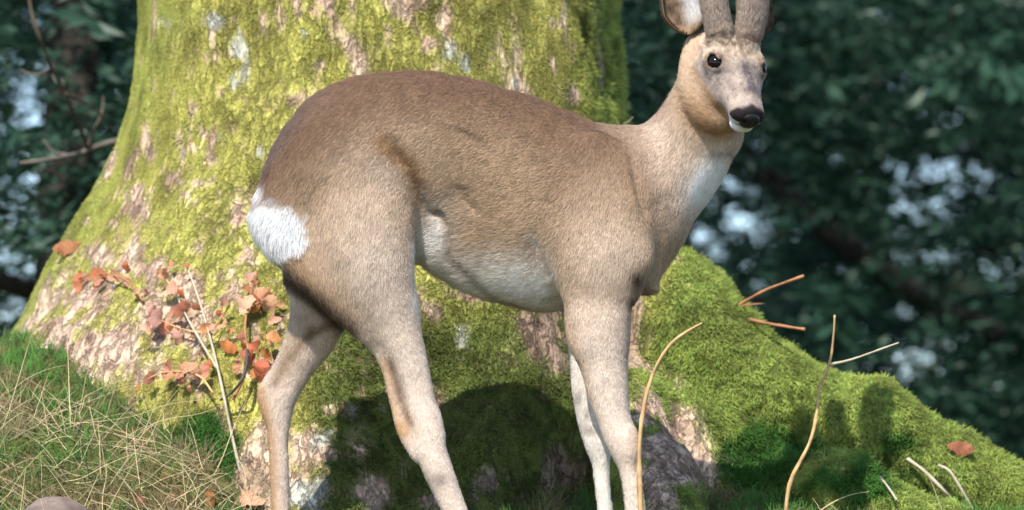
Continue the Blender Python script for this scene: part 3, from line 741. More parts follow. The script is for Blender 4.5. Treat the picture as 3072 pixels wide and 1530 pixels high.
mixc(lin(96, 82, 76) * K, hw * sstep(.58, .70, vnoise(DV, 230, 4.)) * sstep(8.5, 7.5, hyc) * sstep(-4.5, -3, hzc) * .4)
mixc(black * 1.8, sstep(1.20, 1.10, eyed))
mixc(black * 2.2, hw * np.exp(-(((np.abs(hxc) - 3.75) / .55) ** 2 + ((hyc - 1.7) / .8) ** 2 + ((hzc + 1.0) / .55) ** 2)) * 1.3)
mixc(lin(108, 90, 80) * K, hw * sstep(-1.6, -3.6, hyc) * sstep(-1.5, .3, hzc) * (.4 + .6 * mott))
nose_m = hw * sstep(10.3, 10.9, hyc) * sstep(-4.4, -3.9, hzc) * sstep(1.7, 1.2, np.abs(hxc))
mixc(black, nose_m)
C = np.clip(C * (.88 + .24 * noise_b[:, None]), .003, .95)
deer = empty('roe_deer', W(1500, 1720, 0))
tag(deer, 'brown roe deer with white rump patch standing side-on and turning its face', 'deer')
skin = mesh_np('body', DV, DQ, M_skin, deer, C * .92)
# ---- hair
leg_w = np.clip(reg['hind_leg'] + reg['fore_leg'] + reg['far_hind'] + reg['far_fore'], 0, 1)
hl = .0085 * np.ones(len(DV))
hl = hl * (1 - leg_w) + .0050 * leg_w
hl = hl * (1 - hw) + .0038 * hw
hl = hl * (1 - sstep(4, 9, hyc) * hw * .55)
hl = hl + .006 * rump + .009 * np.clip(reg['belly'], 0, 1) * sstep(.1, -.5, DN[:, 2])
fringe = line_g([(812, 795), (880, 845), (960, 905), (1050, 985)], 22)
hl = hl + .006 * hw * sstep(-2.8, -4.0, hyc) * sstep(-.6, .6, hzc)
hl = hl + .010 * fringe + .010 * G(1935, 880, 40, 40)
hdens = np.ones(len(DV)) * np.where(DN[:, 1] > .35, .25, 1.0) * (1 + 2.6 * hw + .5 * leg_w)
hdens *= (1 - sstep(1.14, 1.05, eyed)) * (1 - np.clip(nose_m * 1.3, 0, 1))
hdens[DV[:, 2] < .01] *= .4
NH = 420000
idx, wt = scatter(DV, DQ, NH, hdens, 21)
r = np.random.default_rng(22)
p = blend(DV, idx, wt); n = unit(blend(DN, idx, wt)); fl = unit(blend(flow, idx, wt)); c = blend(C, idx, wt); L = (blend(hl, idx, wt) * r.uniform(.7, 1.25, NH))[:, None]
rw = blend(rump, idx, wt)[:, None]
clump = np.stack([fbm(p, 45, 2, 60.), fbm(p, 45, 2, 70.), fbm(p, 45, 2, 90.)], 1) - .5
fl = unit(fl + clump * .18 + r.normal(0, .17, (NH, 3)))
lift = (.24 + .5 * rw) * r.uniform(.6, 1.4, (NH, 1))
d1 = unit(fl + n * lift * 1.5); d2 = unit(fl + n * lift * .3)
pts = np.stack([p - n * .0015, p + d1 * L * .45, p + d1 * L * .45 + d2 * L * .55], 1)
rad = .000135 * r.uniform(.7, 1.4, NH)[:, None] * np.array([1.0, .9, .35]) * (1 + .25 * rw)
hc = c * 1.32 * (.62 + .70 * r.random((NH, 1))) * (.72 + .56 * fbm(p, 210, 2, 99.)[:, None])
o = strands('coat', pts, rad, np.clip(hc, .003, .95), n, M_coat, deer); o['kind'] = 'stuff'
# ---- eyes
def ball(c, rad, R3, seg=28, ring=18):
    V = []; F = []
    for i in range(ring + 1):
        a = math.pi * i / ring
        for j in range(seg):
            b = 2 * math.pi * j / seg
            V.append(c + R3 @ (np.array([math.sin(a) * math.cos(b), math.sin(a) * math.sin(b), math.cos(a)]) * rad))
    for i in range(ring):
        for j in range(seg):
            k = (j + 1) % seg; F.append((i * seg + j, (i + 1) * seg + j, (i + 1) * seg + k, i * seg + k))
    return np.array(V), F
R3 = np.stack([Rv, Fv, Uv], 1)
for e in EYES:
    v, f = ball(H(*e), np.array([.0126, .0138, .0119]), R3)
    poly('eye', v, f, M_eye, deer)
# ---- nose pad with nostrils
v, f = ball(H(.1, 10.45, -3.25), np.array([.0178, .0104, .0162]), R3, 32, 24)
hl_ = (v - HO) * 100; a, b, c_ = hl_ @ Rv, hl_ @ Fv, hl_ @ Uv
for s in (-1, 1):
    dd = np.sqrt(((a - s * .92) / .36) ** 2 + ((c_ + 3.15 - .35 * (np.abs(a) - .9)) / .26) ** 2)
    v = v - Fv[None] * (np.exp(-dd ** 2) * .006)[:, None] * (b > 10.5)[:, None]
v = v - Fv[None] * (np.exp(-(a / .12) ** 2) * sstep(-2.9, -3.8, c_) * .0015)[:, None]
poly('nose', v, f, M_nose, deer)
# ---- ears
def ear(base, tip, side, open_dir, name='ear'):
    """cupped leaf-shaped shell: base and tip points, axis across, direction the cup opens to"""
    nu, nv = 22, 17
    A = np.asarray(tip) - np.asarray(base); Ls = np.linalg.norm(A); A = A / Ls
    S = unit(side - A * (side @ A)); O = unit(np.cross(A, S)); O = O if O @ open_dir > 0 else -O
    P = np.zeros((nu, nv, 3))
    for i in range(nu):
        u = i / (nu - 1)
        wd = .036 * math.sqrt(min(1, u / .22 + .004)) * (max(.02, 1 - u ** 2.6) ** .6)
        cup = math.radians(112 - 40 * u)
        for j in range(nv):
            t = -1 + 2 * j / (nv - 1)
            ang = t * cup
            rr = wd / max(.55, math.sin(min(cup, math.pi / 2)))
            P[i, j] = base + A * Ls * u + S * rr * math.sin(ang) - O * rr * (math.cos(ang) - .2) * .62
    v1 = P.reshape(-1, 3)
    q = np.array([(i * nv + j, i * nv + j + 1, (i + 1) * nv + j + 1, (i + 1) * nv + j) for i in range(nu - 1) for j in range(nv - 1)])
    nr = vnormals(v1, q)
    if (nr.mean(0) @ O) < 0: nr = -nr; q = q[:, ::-1]
    v2 = v1 - nr * .0018
    N = len(v1); rim = []
    for i in range(nu - 1): rim += [(i * nv, (i + 1) * nv, (i + 1) * nv + N, i * nv + N), (i * nv + nv - 1, i * nv + nv - 1 + N, (i + 1) * nv + nv - 1 + N, (i + 1) * nv + nv - 1)]
    for j in range(nv - 1): rim.append(((nu - 1) * nv + j, (nu - 1) * nv + j + 1, (nu - 1) * nv + j + 1 + N, (nu - 1) * nv + j + N))
    V = np.vstack([v1, v2]); Q = np.vstack([q, q[:, ::-1] + N, np.array(rim)])
    tt = np.tile(np.linspace(-1, 1, nv), nu); uu = np.repeat(np.linspace(0, 1, nu), nv)
    mt = sstep(.48, .62, vnoise(v1, 160, 3.))[:, None]
    ci = lin(160, 134, 108) * K * (1 - mt * .75) + dark * mt * .75
    wm = (sstep(-.1, .2, tt) * sstep(.75, .5, tt) * sstep(.08, .2, uu))[:, None] * .9
    ci = ci * (1 - wm) + white * .85 * wm
    dm = sstep(.82, .98, np.abs(tt))[:, None] * .7; ci = ci * (1 - dm) + dark * 1.2 * dm
    co = np.tile(back * .95, (N, 1))
    CC = np.vstack([ci, co]); NN = np.vstack([nr, -nr])
    e_ = mesh_np(name, V, Q, M_skin, deer, CC * .9)
    cnt = 15000; r = np.random.default_rng(5)
    ix, wt_ = scatter(V, Q, cnt, None, 9)
    p = blend(V, ix, wt_); n_ = unit(blend(NN, ix, wt_)); c = blend(CC, ix, wt_)
    inner = blend(np.concatenate([wm[:, 0], np.zeros(N)]), ix, wt_)[:, None]
    L = (.005 + .012 * inner) * r.uniform(.6, 1.3, (cnt, 1))
    d = unit(A * .9 + n_ * .45 + r.normal(0, .25, (cnt, 3)))
    pts = np.stack([p, p + d * L * .5, p + d * L * .5 + unit(d + A * .6) * L * .5], 1)
    h_ = strands('ear_hair', pts, np.full((cnt, 3), .00017) * np.array([1, .9, .4]), np.clip(c * (.75 + .5 * r.random((cnt, 1))), .003, .95), n_, M_coat, e_)
    h_.matrix_parent_inverse = e_.matrix_world.inverted() if False else Matrix.Identity(4)
    h_['kind'] = 'stuff'
    return e_
ear(W(2066, 102, -.062), W(2022, -150, -.045), np.array([1.0, .1, 0]), np.array([.25, -1, 0]))
ear(W(2278, 96, -.015), W(2292, -130, .01), np.array([.45, 1.0, 0]), np.array([1, -.45, 0]))
# ---- antlers in velvet
for (pts_, sd) in (([(2149, 45, -.092, 34), (2141, 0, -.088, 34), (2132, -80, -.08, 33), (2120, -190, -.075, 26), (2118, -250, -.075, 10)], -1),
                   ([(2256, 45, -.07, 40), (2258, 0, -.066, 41), (2264, -80, -.058, 36), (2280, -190, -.052, 26), (2284, -250, -.052, 10)], 1)):
    base_ = H(sd * 2.45, -4.3, 1.2)
    path = spline([base_] + [W(a[0], a[1], a[2]) for a in pts_], 26); rad_ = np.interp(np.linspace(0, 5, 26), range(6), [.019] + [a[3] * PXM for a in pts_])
    v, f = tube(path, rad_ * (1 + .10 * np.sin(np.arange(26) * 1.9)), 18, .09, 4)
    an = poly('antler', v, f, M_velvet, deer)
    tp = spline([path[16], path[16] + np.array([.004, -.03, .02]), path[16] + np.array([.006, -.045, .06])], 8)
    v2, f2 = tube(tp, np.linspace(.014, .006, 8), 12, .04, 2)
    t_ = poly('tine', v2, f2, M_velvet, an); t_.matrix_parent_inverse = Matrix.Identity(4)
    cnt = 16000; r = np.random.default_rng(8)
    k_ = r.random(cnt) * 24; i0 = k_.astype(int); fr = (k_ - i0)[:, None]
    cpt = path[i0] * (1 - fr) + path[i0 + 1] * fr; ra = np.interp(k_, range(26), rad_)[:, None]
    ax_ = unit(path[i0 + 1] - path[i0]); rv = r.normal(0, 1, (cnt, 3)); rv = unit(rv - ax_ * (rv * ax_).sum(1, keepdims=True))
    p = cpt + rv * ra * .95; L = .0075 * r.uniform(.6, 1.4, (cnt, 1))
    pts = np.stack([p, p + (rv * .8 + ax_ * .4) * L * .5, p + (rv * .7 + ax_ * .8) * L], 1)
    hc = lin(160, 144, 132) * K * (.5 + 1.0 * r.random((cnt, 1)))
    h_ = strands('velvet', pts, np.full((cnt, 3), .00016) * np.array([1, .9, .4]), hc, rv, M_coat, an); h_.matrix_parent_inverse = Matrix.Identity(4); h_['kind'] = 'stuff'
# ---- hooves (two toes each)
for (px, py, Yh) in ((1462, 1735, -.055), (868, 1680, .05), (1946, 1698, -.065), (1846, 1698, .045)):
    hb = W(px, py, Yh)
    V = []; F = []
    for s in (-1, 1):
        b0 = len(V)
        for (zz_, fx, bx, wd) in ((.016, .010, -.016, .010), (.0, .020, -.018, .011), (-.024, .040, -.018, .012)):
            for (ax_, ay_) in ((bx, -wd), (fx * .6, -wd), (fx, 0), (fx * .6, wd), (bx, wd)):
                V.append(hb + np.array([ax_, ay_ * .8 + s * .0105, zz_]))
        for i in range(2):
            for j in range(5):
                k_ = (j + 1) % 5; F.append((b0 + i * 5 + j, b0 + (i + 1) * 5 + j, b0 + (i + 1) * 5 + k_, b0 + i * 5 + k_))
        F.append(tuple(b0 + 10 + j for j in range(5))); F.append(tuple(b0 + j for j in (4, 3, 2, 1, 0)))
    poly('hoof', V, F, M_hoof, deer)

#@@REST
# ------------------------------------------------------------------ evergreen trees behind
GAPS = [(2020, 700, 80, 50), (2150, 600, 130, 60), (2170, 700, 150, 90), (2240, 780, 60, 50), (2190, 920, 80, 45), (2250, 420, 45, 35), (2690, 160, 30, 20), (2752, 350, 45, 45), (2670, 235, 60, 40),
        (2690, 505, 60, 45), (2800, 515, 60, 45), (2710, 635, 80, 55), (2830, 620, 40, 40), (2690, 760, 50, 50), (2810, 790, 60, 50), (2735, 920, 60, 55), (2720, 1120, 60, 40), (2760, 1040, 60, 30), (2950, 520, 60, 70), (2990, 800, 50, 70),
        (165, 15, 50, 35), (175, 95, 18, 14), (95, 240, 35, 40), (100, 340, 35, 60), (100, 530, 50, 30), (115, 640, 40, 70), (105, 860, 30, 70), (30, 420, 40, 90), (20, 750, 40, 60)]
def gap(px, py, k=1.0):
    g = np.zeros(len(px))
    for (x, y, rx, ry) in GAPS: g = np.maximum(g, np.exp(-(((px - x) / rx / k) ** 2 + ((py - y) / ry / k) ** 2)))
    return g
def evergreen(name, label, base, height, rx, ry, mat, n_wide, n_view, leaf, seed, branches=(), trunk_r=.12, low=.2, lean=(0, 0), cat='tree'):
    """tapered trunk, limbs and a crown of drooping leaf sprays"""
    r = np.random.default_rng(seed)
    gz = float(ground_h(np.array(base[0]), np.array(base[1])))
    b = np.array([base[0], base[1], gz])
    t = empty(name, b); tag(t, label, cat, 'evergreen trees behind the deer' if cat == 'tree' else None)
    top = b + np.array([lean[0], lean[1], height])
    path = spline([b - np.array([0, 0, .2]), b + (top - b) * .3 + r.normal(0, .05, 3), b + (top - b) * .65 + r.normal(0, .08, 3), top], 18)
    v, f = tube(path, np.linspace(trunk_r, trunk_r * .15, 18), 12, .06, seed); poly('trunk', v, f, M_bgbark, t)
    for k in range(9):                                    # limbs inside the crown
        u = r.uniform(.2, .9); i = int(u * 17); a = r.uniform(0, 6.28); ln = rx * (1 - u) * 1.1 + .3
        d = np.array([math.cos(a), math.sin(a), .1]) * ln
        pth = spline([path[i], path[i] + d * .5 + np.array([0, 0, .1]), path[i] + d + np.array([0, 0, -.15 * ln])], 9)
        v, f = tube(pth, np.linspace(trunk_r * .3 * (1.2 - u), .006, 9), 7, .05, k); poly('limb', v, f, M_bgbark, t)
    for (pts, r0, r1, m) in branches:
        pth = spline([W(*q) for q in pts], 6 * len(pts))
        v, f = tube(pth, np.linspace(r0, r1, len(pth)), 8, .07, 3); poly('branch', v, f, m, t)
    # sprays
    cs = []; big = []
    def crown_ok(p):
        u = (p[:, 2] - b[2] - low) / (height - low); u_ = np.clip(u, 0, 1)
        w_ = (.25 + .75 * np.sqrt(np.clip(1 - u_, 0, 1))) * (.85 + .5 * (fbm(p, 1.3, 2, seed) - .5))
        c_ = b[None, :2] + np.array(lean)[None] * u_[:, None]
        return (u > 0) & (u < 1) & ((((p[:, 0] - c_[:, 0]) / rx) ** 2 + ((p[:, 1] - c_[:, 1]) / ry) ** 2) < w_ ** 2)
    p = b + np.stack([r.uniform(-rx, rx, n_wide * 6), r.uniform(-ry, ry, n_wide * 6), r.uniform(low, height, n_wide * 6)], 1)
    p = p[crown_ok(p)][:n_wide]; cs.append(p); big.append(np.full(len(p), 2.4))
    px_, py_ = r.uniform(-500, 3600, n_view * 3), r.uniform(-400, 1900, n_view * 3); Yv = r.uniform(b[1] - ry, b[1] + ry, n_view * 3)
    dist = (Yv + DIST)
    p = np.stack([(px_ - 1536) / FPX * dist, Yv, CAMZ + dist * (SP / CP) - (py_ - 765) / FPX * dist * 1.01], 1)
    p = p[crown_ok(p)][:n_view]; cs.append(p); big.append(np.ones(len(p)))
    cen = np.vstack(cs); big = np.concatenate(big)
    px_, py_ = proj(cen); g = gap(px_, py_, .95)
    fine = (g > .12) & (big < 1.5)
    thin = .22 * sstep(1880, 2000, px_) * sstep(380, 520, py_) + .3 * sstep(300, 150, px_) * sstep(200, 300, py_)
    keep = r.random(len(cen)) > np.maximum(np.minimum(g * .9, .66), thin)
    big = np.where(fine, .6, big)
    cen = cen[keep]; big = big[keep]; n = len(cen)
    NL = 15
    a = r.uniform(0, 6.28, n); d = unit(np.stack([np.cos(a), np.sin(a), r.uniform(-.7, .15, n)], 1))
    sd = unit(np.cross(d, np.array([0, 0, 1.0])) + r.normal(0, .25, (n, 3)))
    ts = np.repeat(np.linspace(-.5, .5, NL // 2 + 1), 2)[:NL]; sgn = np.where(np.arange(NL) % 2, 1., -1.)
    SL = leaf * 3.4
    P0 = cen[:, None] + d[:, None] * (ts[None, :, None] * SL * big[:, None, None])
    P0 = P0 + r.normal(0, leaf * .3, P0.shape)
    dirs = unit(sd[:, None] * sgn[None, :, None] + d[:, None] * .7 + r.normal(0, .35, P0.shape))
    up = unit(np.cross(dirs, d[:, None] + r.normal(0, .4, P0.shape))); wv = np.cross(dirs, up)
    L = leaf * r.uniform(.7, 1.3, (n, NL, 1)) * big[:, None, None]
    A = P0; Bp = P0 + dirs * L * .5 + wv * L * .2 + up * L * .05; Cp = P0 + dirs * L - up * L * .06; Dp = P0 + dirs * L * .5 - wv * L * .2 + up * L * .05
    V = np.stack([A, Bp, Cp, Dp], 2).reshape(-1, 3)
    Q = np.arange(len(V)).reshape(-1, 4)
    mesh_np('crown', V, Q, mat, t, smooth=False)
    return t
B2, B3 = M_bgbark2, M_bgbark3
evergreen('evergreen_tree', 'dark evergreen tree with a slanting bare limb below the deer\'s muzzle', (1.75, 6.6), 5.5, 2.6, 1.6, M_needle[1], 900, 4940, 0.036, 31,
          [([(2150, 400, 6.4), (2300, 520, 6.3), (2480, 690, 6.2), (2640, 810, 6.3), (2790, 900, 6.4), (3000, 1010, 6.6)], .034, .030, M_bgbark),
           ([(2790, 900, 6.4), (2860, 860, 6.2), (2960, 880, 6.0)], .012, .006, M_bgbark)], lean=(.2, .2))
evergreen('evergreen_tree', 'blue green evergreen tree with tan crooked branches reaching over open sky gaps', (2.1, 8.8), 6.5, 2.8, 1.8, M_needle[0], 900, 6840, 0.040, 32,
          [([(2420, 190, 8.2), (2500, 165, 8.2), (2590, 150, 8.2), (2700, 105, 8.2), (2860, 55, 8.3), (3080, 0, 8.4)], .020, .026, B2),
           ([(2592, 150, 8.2), (2625, 250, 8.1), (2650, 320, 8.1), (2690, 390, 8.0)], .015, .008, B2),
           ([(2560, 440, 8.6), (2620, 560, 8.5), (2645, 700, 8.5), (2655, 850, 8.5), (2720, 890, 8.5), (2900, 960, 8.6), (3080, 1040, 8.7)], .022, .03, B2),
           ([(2655, 850, 8.5), (2560, 930, 8.4), (2420, 960, 8.4)], .016, .006, M_bgbark)])
evergreen('evergreen_tree', 'tall blue green evergreen tree just beyond the nape of the deer', (.55, 10.6), 7.5, 2.6, 1.7, M_needle[0], 900, 6460, 0.043, 33)
evergreen('evergreen_tree', 'deep green evergreen tree farthest beyond the sloping mossy root', (2.6, 13.4), 8, 3.2, 2.0, M_needle[2], 900, 4940, 0.047, 34,
          [([(2010, 840, 12.5), (2200, 900, 12.4), (2450, 880, 12.3), (2700, 960, 12.4)], .03, .02, M_bgbark)])
evergreen('evergreen_tree', 'dark evergreen tree with a stout trunk half hidden by the mossy trunk', (-1.08, 4.0), 5.0, 1.7, 1.2, M_needle[1], 700, 2850, 0.032, 35, trunk_r=.085, low=.75, lean=(.35, .5))
evergreen('evergreen_tree', 'blue green evergreen tree showing between the dark stout trunk and bare twigs', (-1.7, 6.8), 6.5, 2.2, 1.6, M_needle[0], 800, 4180, 0.036, 36)
evergreen('evergreen_tree', 'olive dark evergreen tree deep in shade behind the huge trunk', (-1.2, 10.0), 7.5, 2.8, 1.8, M_needle[2], 900, 4560, 0.043, 37)
# bare bush at the side of the trunk
bush = empty('bare_bush', W(300, 1300, 2.2))
tag(bush, 'leafless bush with reddish and grey lichen branches beside the huge trunk', 'bush')
for k, (pts, r0, r1, m) in enumerate([
        ([(380, 1000, 2.3), (385, 700, 2.2), (372, 520, 2.1), (362, 430, 2.0), (340, 425, 2.0), (290, 440, 2.0), (230, 462, 2.0), (150, 478, 1.9), (60, 490, 1.9)], .008, .004, M_bgbark3),
        ([(262, 445, 2.0), (235, 370, 1.95), (190, 270, 1.9), (150, 190, 1.85), (118, 110, 1.8), (95, 40, 1.8), (80, -60, 1.8)], .0042, .0028, M_bgbark2),
        ([(262, 445, 2.0), (285, 385, 2.0), (305, 340, 2.05), (310, 290, 2.1)], .004, .002, M_bgbark2),
        ([(195, 280, 1.9), (250, 305, 1.95), (298, 340, 2.0), (345, 405, 2.05)], .003, .002, M_bgbark2),
        ([(200, 465, 2.0), (160, 455, 2.0), (130, 420, 2.0)], .004, .002, M_bgbark3),
        ([(160, 200, 1.86), (110, 225, 1.9), (60, 210, 1.9)], .004, .002, M_bgbark3)]):
    pth = spline([W(*q) for q in pts], 5 * len(pts))
    v, f = tube(pth, np.linspace(r0, r1, len(pth)), 7, .08, k); poly('branch', v, f, m, bush)

# ------------------------------------------------------------------ small plants, twigs and leaves
def surf_y(px, py, y0=-.1, y1=1.0):
    """depth of the trunk surface along a line of sight"""
    for Yk in np.linspace(y0, y1, 160):
        q = W(px, py, Yk); i = [min(max(int(np.searchsorted(a, c)), 0), len(a) - 1) for a, c in zip(T.ax, q)]
        if T.d[tuple(i)] < 0 or q[2] < float(ground_h(np.array(q[0]), np.array(q[1]))): return Yk
    return y1
def near(px, py, lift=.02): return W(px, py, surf_y(px, py) - lift)
def twig(name, pts, r0, r1, mat, parent=None, sides=6, wob=.08, lift=None, seed=0):
    P = [near(a[0], a[1], a[2]) for a in pts]
    pth = spline(P, 6 * len(P))
    v, f = tube(pth, np.linspace(r0, r1, len(pth)), sides, wob, seed)
    return poly(name, v, f, mat, parent), pth
def free(name, pts, r0, r1, mat, parent=None, seed=0):
    pth = spline([W(*p) for p in pts], 6 * len(pts)); v, f = tube(pth, np.linspace(r0, r1, len(pth)) * (1 + .18 * (np.arange(len(pth)) % 9 == 4)), 7, .12, seed)
    return poly(name, v, f, mat, parent)
# arching dead stem in front of the bark root
st = empty('arching_stem', W(1925, 1715, -.10)); tag(st, 'bare tan stem arching over the mossy root beside the foreleg', 'stem')
free('stem', [(1925, 1720, -.10), (1922, 1530, -.10), (1918, 1400, -.10), (1922, 1290, -.10), (1938, 1190, -.10), (1966, 1105, -.10), (2010, 1035, -.10), (2060, 995, -.10), (2106, 970, -.10)], .0044, .0020, M_twig, st)
st = empty('thin_sapling', W(2352, 1640, .18)); tag(st, 'thin bare sapling with one side twig rising from the dark green moss', 'sapling')
free('stem', [(2352, 1650, .18), (2358, 1530, .18), (2370, 1450, .18), (2395, 1395, .18), (2432, 1320, .19), (2450, 1240, .2), (2460, 1160, .21), (2488, 1092, .22), (2500, 1010, .22), (2504, 945, .22)], .0040, .0016, M_twig, st, 2)
free('side_twig', [(2490, 1094, .22), (2550, 1080, .20), (2620, 1056, .18), (2696, 1028, .16)], .0024, .0014, M_twig_pale, st, 3)
for pts, lab in (([(2196, 934, .62), (2240, 902, .60), (2310, 865, .57), (2412, 828, .55)], 'reddish twig jutting upward from the crest of the mossy root'),
                 ([(2205, 950, .62), (2290, 968, .58), (2360, 980, .55), (2415, 989, .54)], 'reddish twig jutting level from the crest of the mossy root')):
    o = free('broken_twig', pts, .0032, .0024, M_twig_red, None, 5); tag(o, lab, 'twig', 'twigs on the root crest')
o = free('broken_twig', [(2196, 926, .62), (2240, 915, .6), (2292, 910, .59)], .0016, .001, M_twig_red); tag(o, 'short hair-thin twig between the two reddish twigs', 'twig', 'twigs on the root crest')
for k, (pts, lab) in enumerate(((([(2722, 1376, .02), (2770, 1412, .03), (2830, 1470, .0), (2886, 1530, .0), (2960, 1600, 0)]), 'bleached straight stick lying on moss below the sapling twig'),
                 (([(2815, 1395, .02), (2850, 1415, .02), (2885, 1470, .01), (2920, 1530, .01)]), 'bleached bent stick curving beside the straight one'),
                 (([(2640, 1430, .03), (2665, 1462, .03), (2690, 1500, .02)]), 'small curled straw stem on the dark moss'))):
    P = [(a, b, surf_y(a, b) - .02 - .01 * k) for a, b, _ in pts]
    o = free('dry_stick', P, .0036 - .0008 * k, .002, M_twig_pale, None, k); tag(o, lab, 'stick', 'dry sticks on the moss')
st, _p = twig('dry_shoot', [(1872, 372, .01), (1885, 366, .02), (1898, 352, .03)], .0018, .0008, M_twig_pale); tag(st, 'tiny pale shoot on the trunk edge behind the withers', 'shoot')

# withered leaves
def leaf_mesh(seed):
    r = np.random.default_rng(seed)
    outl = [(0, 0), (.12, .08), (.24, .16), (.24, .27), (.34, .36), (.29, .46), (.32, .58), (.23, .68), (.17, .84), (0, 1.0)]
    pts = [(0, y, 0) for y in np.linspace(0, 1, 10)]
    R_ = [(x * r.uniform(.8, 1.2), y, 0) for x, y in outl[1:-1]]; L_ = [(-x * r.uniform(.8, 1.2), y, 0) for x, y in outl[1:-1]]
    V = np.array(pts + R_ + L_, float); F = []
    mid = list(range(10)); Rr = [0] + list(range(10, 18)) + [9]; Ll = [0] + list(range(18, 26)) + [9]
    for i in range(9):
        F.append((mid[i], Rr[i], Rr[i + 1], mid[i + 1])); F.append((mid[i], mid[i + 1], Ll[i + 1], Ll[i]))
    V[:, 0] *= r.uniform(.75, 1.05)
    V[:, 2] = r.choice([-1, 1]) * r.uniform(1.0, 2.6) * V[:, 0] ** 2 - r.uniform(-.5, .8) * V[:, 1] ** 2 + .22 * np.abs(V[:, 0]) * np.sin(V[:, 1] * 9 + seed) + r.normal(0, .045, len(V))
    V[:, 0] += .12 * r.normal() * V[:, 1] ** 2
    me = bpy.data.meshes.new('leaf')
    me.from_pydata([tuple(x) for x in V], [], [tuple(dict.fromkeys(f)) for f in F]); me.update()
    for p in me.polygons: p.use_smooth = True
    return me
for m_ in (M_leaf_dead, M_leaf_pale):                 # every leaf withered a little differently
    n_, l_ = m_.node_tree.nodes, m_.node_tree.links; b_ = n_['Principled BSDF']
    oi = n_.new('ShaderNodeObjectInfo'); hs = n_.new('ShaderNodeHueSaturation')
    for sock, lo, hi in (('Hue', .485, .515), ('Saturation', .85, 1.12), ('Value', .6, 1.3)):
        mr = n_.new('ShaderNodeMapRange'); mr.inputs['To Min'].default_value = lo; mr.inputs['To Max'].default_value = hi
        mm = n_.new('ShaderNodeMath'); mm.operation = 'MULTIPLY'; mm.inputs[1].default_value = {'Hue': 7.1, 'Saturation': 13.7, 'Value': 1.0}[sock]
        fr_ = n_.new('ShaderNodeMath'); fr_.operation = 'FRACT'
        l_.new(oi.outputs['Random'], mm.inputs[0]); l_.new(mm.outputs[0], fr_.inputs[0]); l_.new(fr_.outputs[0], mr.inputs['Value']); l_.new(mr.outputs[0], hs.inputs[sock])
    src = b_.inputs['Base Color'].links[0].from_socket
    l_.new(src, hs.inputs['Color']); l_.new(hs.outputs[0], b_.inputs['Base Color'])
LEAF = []
for k in range(6):
    m_ = leaf_mesh(k); m_.materials.append(M_leaf_dead); LEAF.append(m_)
LEAFP = []
for k in range(3):
    m_ = leaf_mesh(40 + k); m_.materials.append(M_leaf_pale); LEAFP.append(m_)
rl = np.random.default_rng(77)
def leaf(px, py, size, ang, parent=None, lift=.03, pale=False, tilt=None, name='leaf', pos=None):
    """a leaf whose blade starts near the pixel and points along ang (degrees in the picture, 0 = to the right, 90 = up)"""
    o = link(name, (LEAFP if pale else LEAF)[rl.integers(0, 3 if pale else 6)], None)
    p = near(px, py, lift) if pos is None else pos
    a = math.radians(ang)
    yv = unit(np.array([math.cos(a), rl.uniform(-.5, .3), math.sin(a)]))
    nv = unit(np.array([rl.uniform(-.6, .4), -1.0, rl.uniform(-.1, .7)]) if tilt is None else np.array(tilt))
    xv = unit(np.cross(yv, nv)); nv = np.cross(xv, yv)
    Mx = Matrix(np.vstack([np.stack([xv, yv, nv], 1), np.zeros(3)]).tolist() if False else [[xv[i] * size, yv[i] * size, nv[i] * size, p[i] - yv[i] * size * .45] for i in range(3)] + [[0, 0, 0, 1]])
    if parent is not None:
        o.parent = parent; o.matrix_parent_inverse = Matrix.Translation(parent.location).inverted()
    o.matrix_basis = Mx
    return o
def sapling(label, stems, leaves, base):
    t = empty('withered_sapling', near(*base, .02)); tag(t, label, 'sapling', 'withered saplings at the foot of the trunk')
    for k, (pts, r0, r1, m) in enumerate(stems):
        twig('stem' if k == 0 else 'side_twig', pts, r0, r1, m, t, seed=k)
    for (px, py, sz, ang, pale) in leaves:
        leaf(px, py, sz * .78 * PXM, ang, t, rl.uniform(.015, .05), pale)
        if rl.random() < .6: leaf(px + rl.uniform(-45, 45), py + rl.uniform(-40, 40), sz * rl.uniform(.35, .6) * PXM, rl.uniform(0, 360), t, rl.uniform(.01, .04), rl.random() < .4)
    return t
sapling('withered sapling with a pale stem and pinkish brown leaves clustered on the bark',
        [([(722, 1420, -.01), (706, 1350, .01), (690, 1280, .025), (672, 1190, .04), (645, 1070, .04), (610, 940, .04), (580, 850, .035), (560, 800, .03)], .0030, .0016, M_twig_pale),
         ([(655, 1110, .035), (600, 1020, .035), (560, 950, .03), (526, 880, .03), (500, 840, .03)], .0024, .0012, M_twig_pale),
         ([(600, 1000, .03), (540, 985, .03), (480, 960, .03)], .002, .001, M_twig), ([(630, 1010, .03), (660, 960, .03), (690, 915, .03)], .002, .001, M_twig_red)],
        [(487, 823, 70, 160, 1), (522, 862, 84, -70, 1), (512, 880, 60, 200, 1), (558, 794, 34, 30, 0), (548, 925, 90, -110, 0), (520, 935, 60, 190, 0), (470, 958, 120, -100, 1), (500, 985, 90, -60, 1), (535, 1000, 84, -80, 1), (578, 1003, 44, 60, 0), (617, 985, 66, 10, 0),
         (675, 915, 56, 30, 1), (662, 942, 50, -40, 1), (668, 975, 64, -120, 1), (440, 985, 60, 170, 1), (590, 920, 50, 20, 0), (640, 985, 50, -70, 1), (455, 930, 60, 130, 1)], (690, 1290))
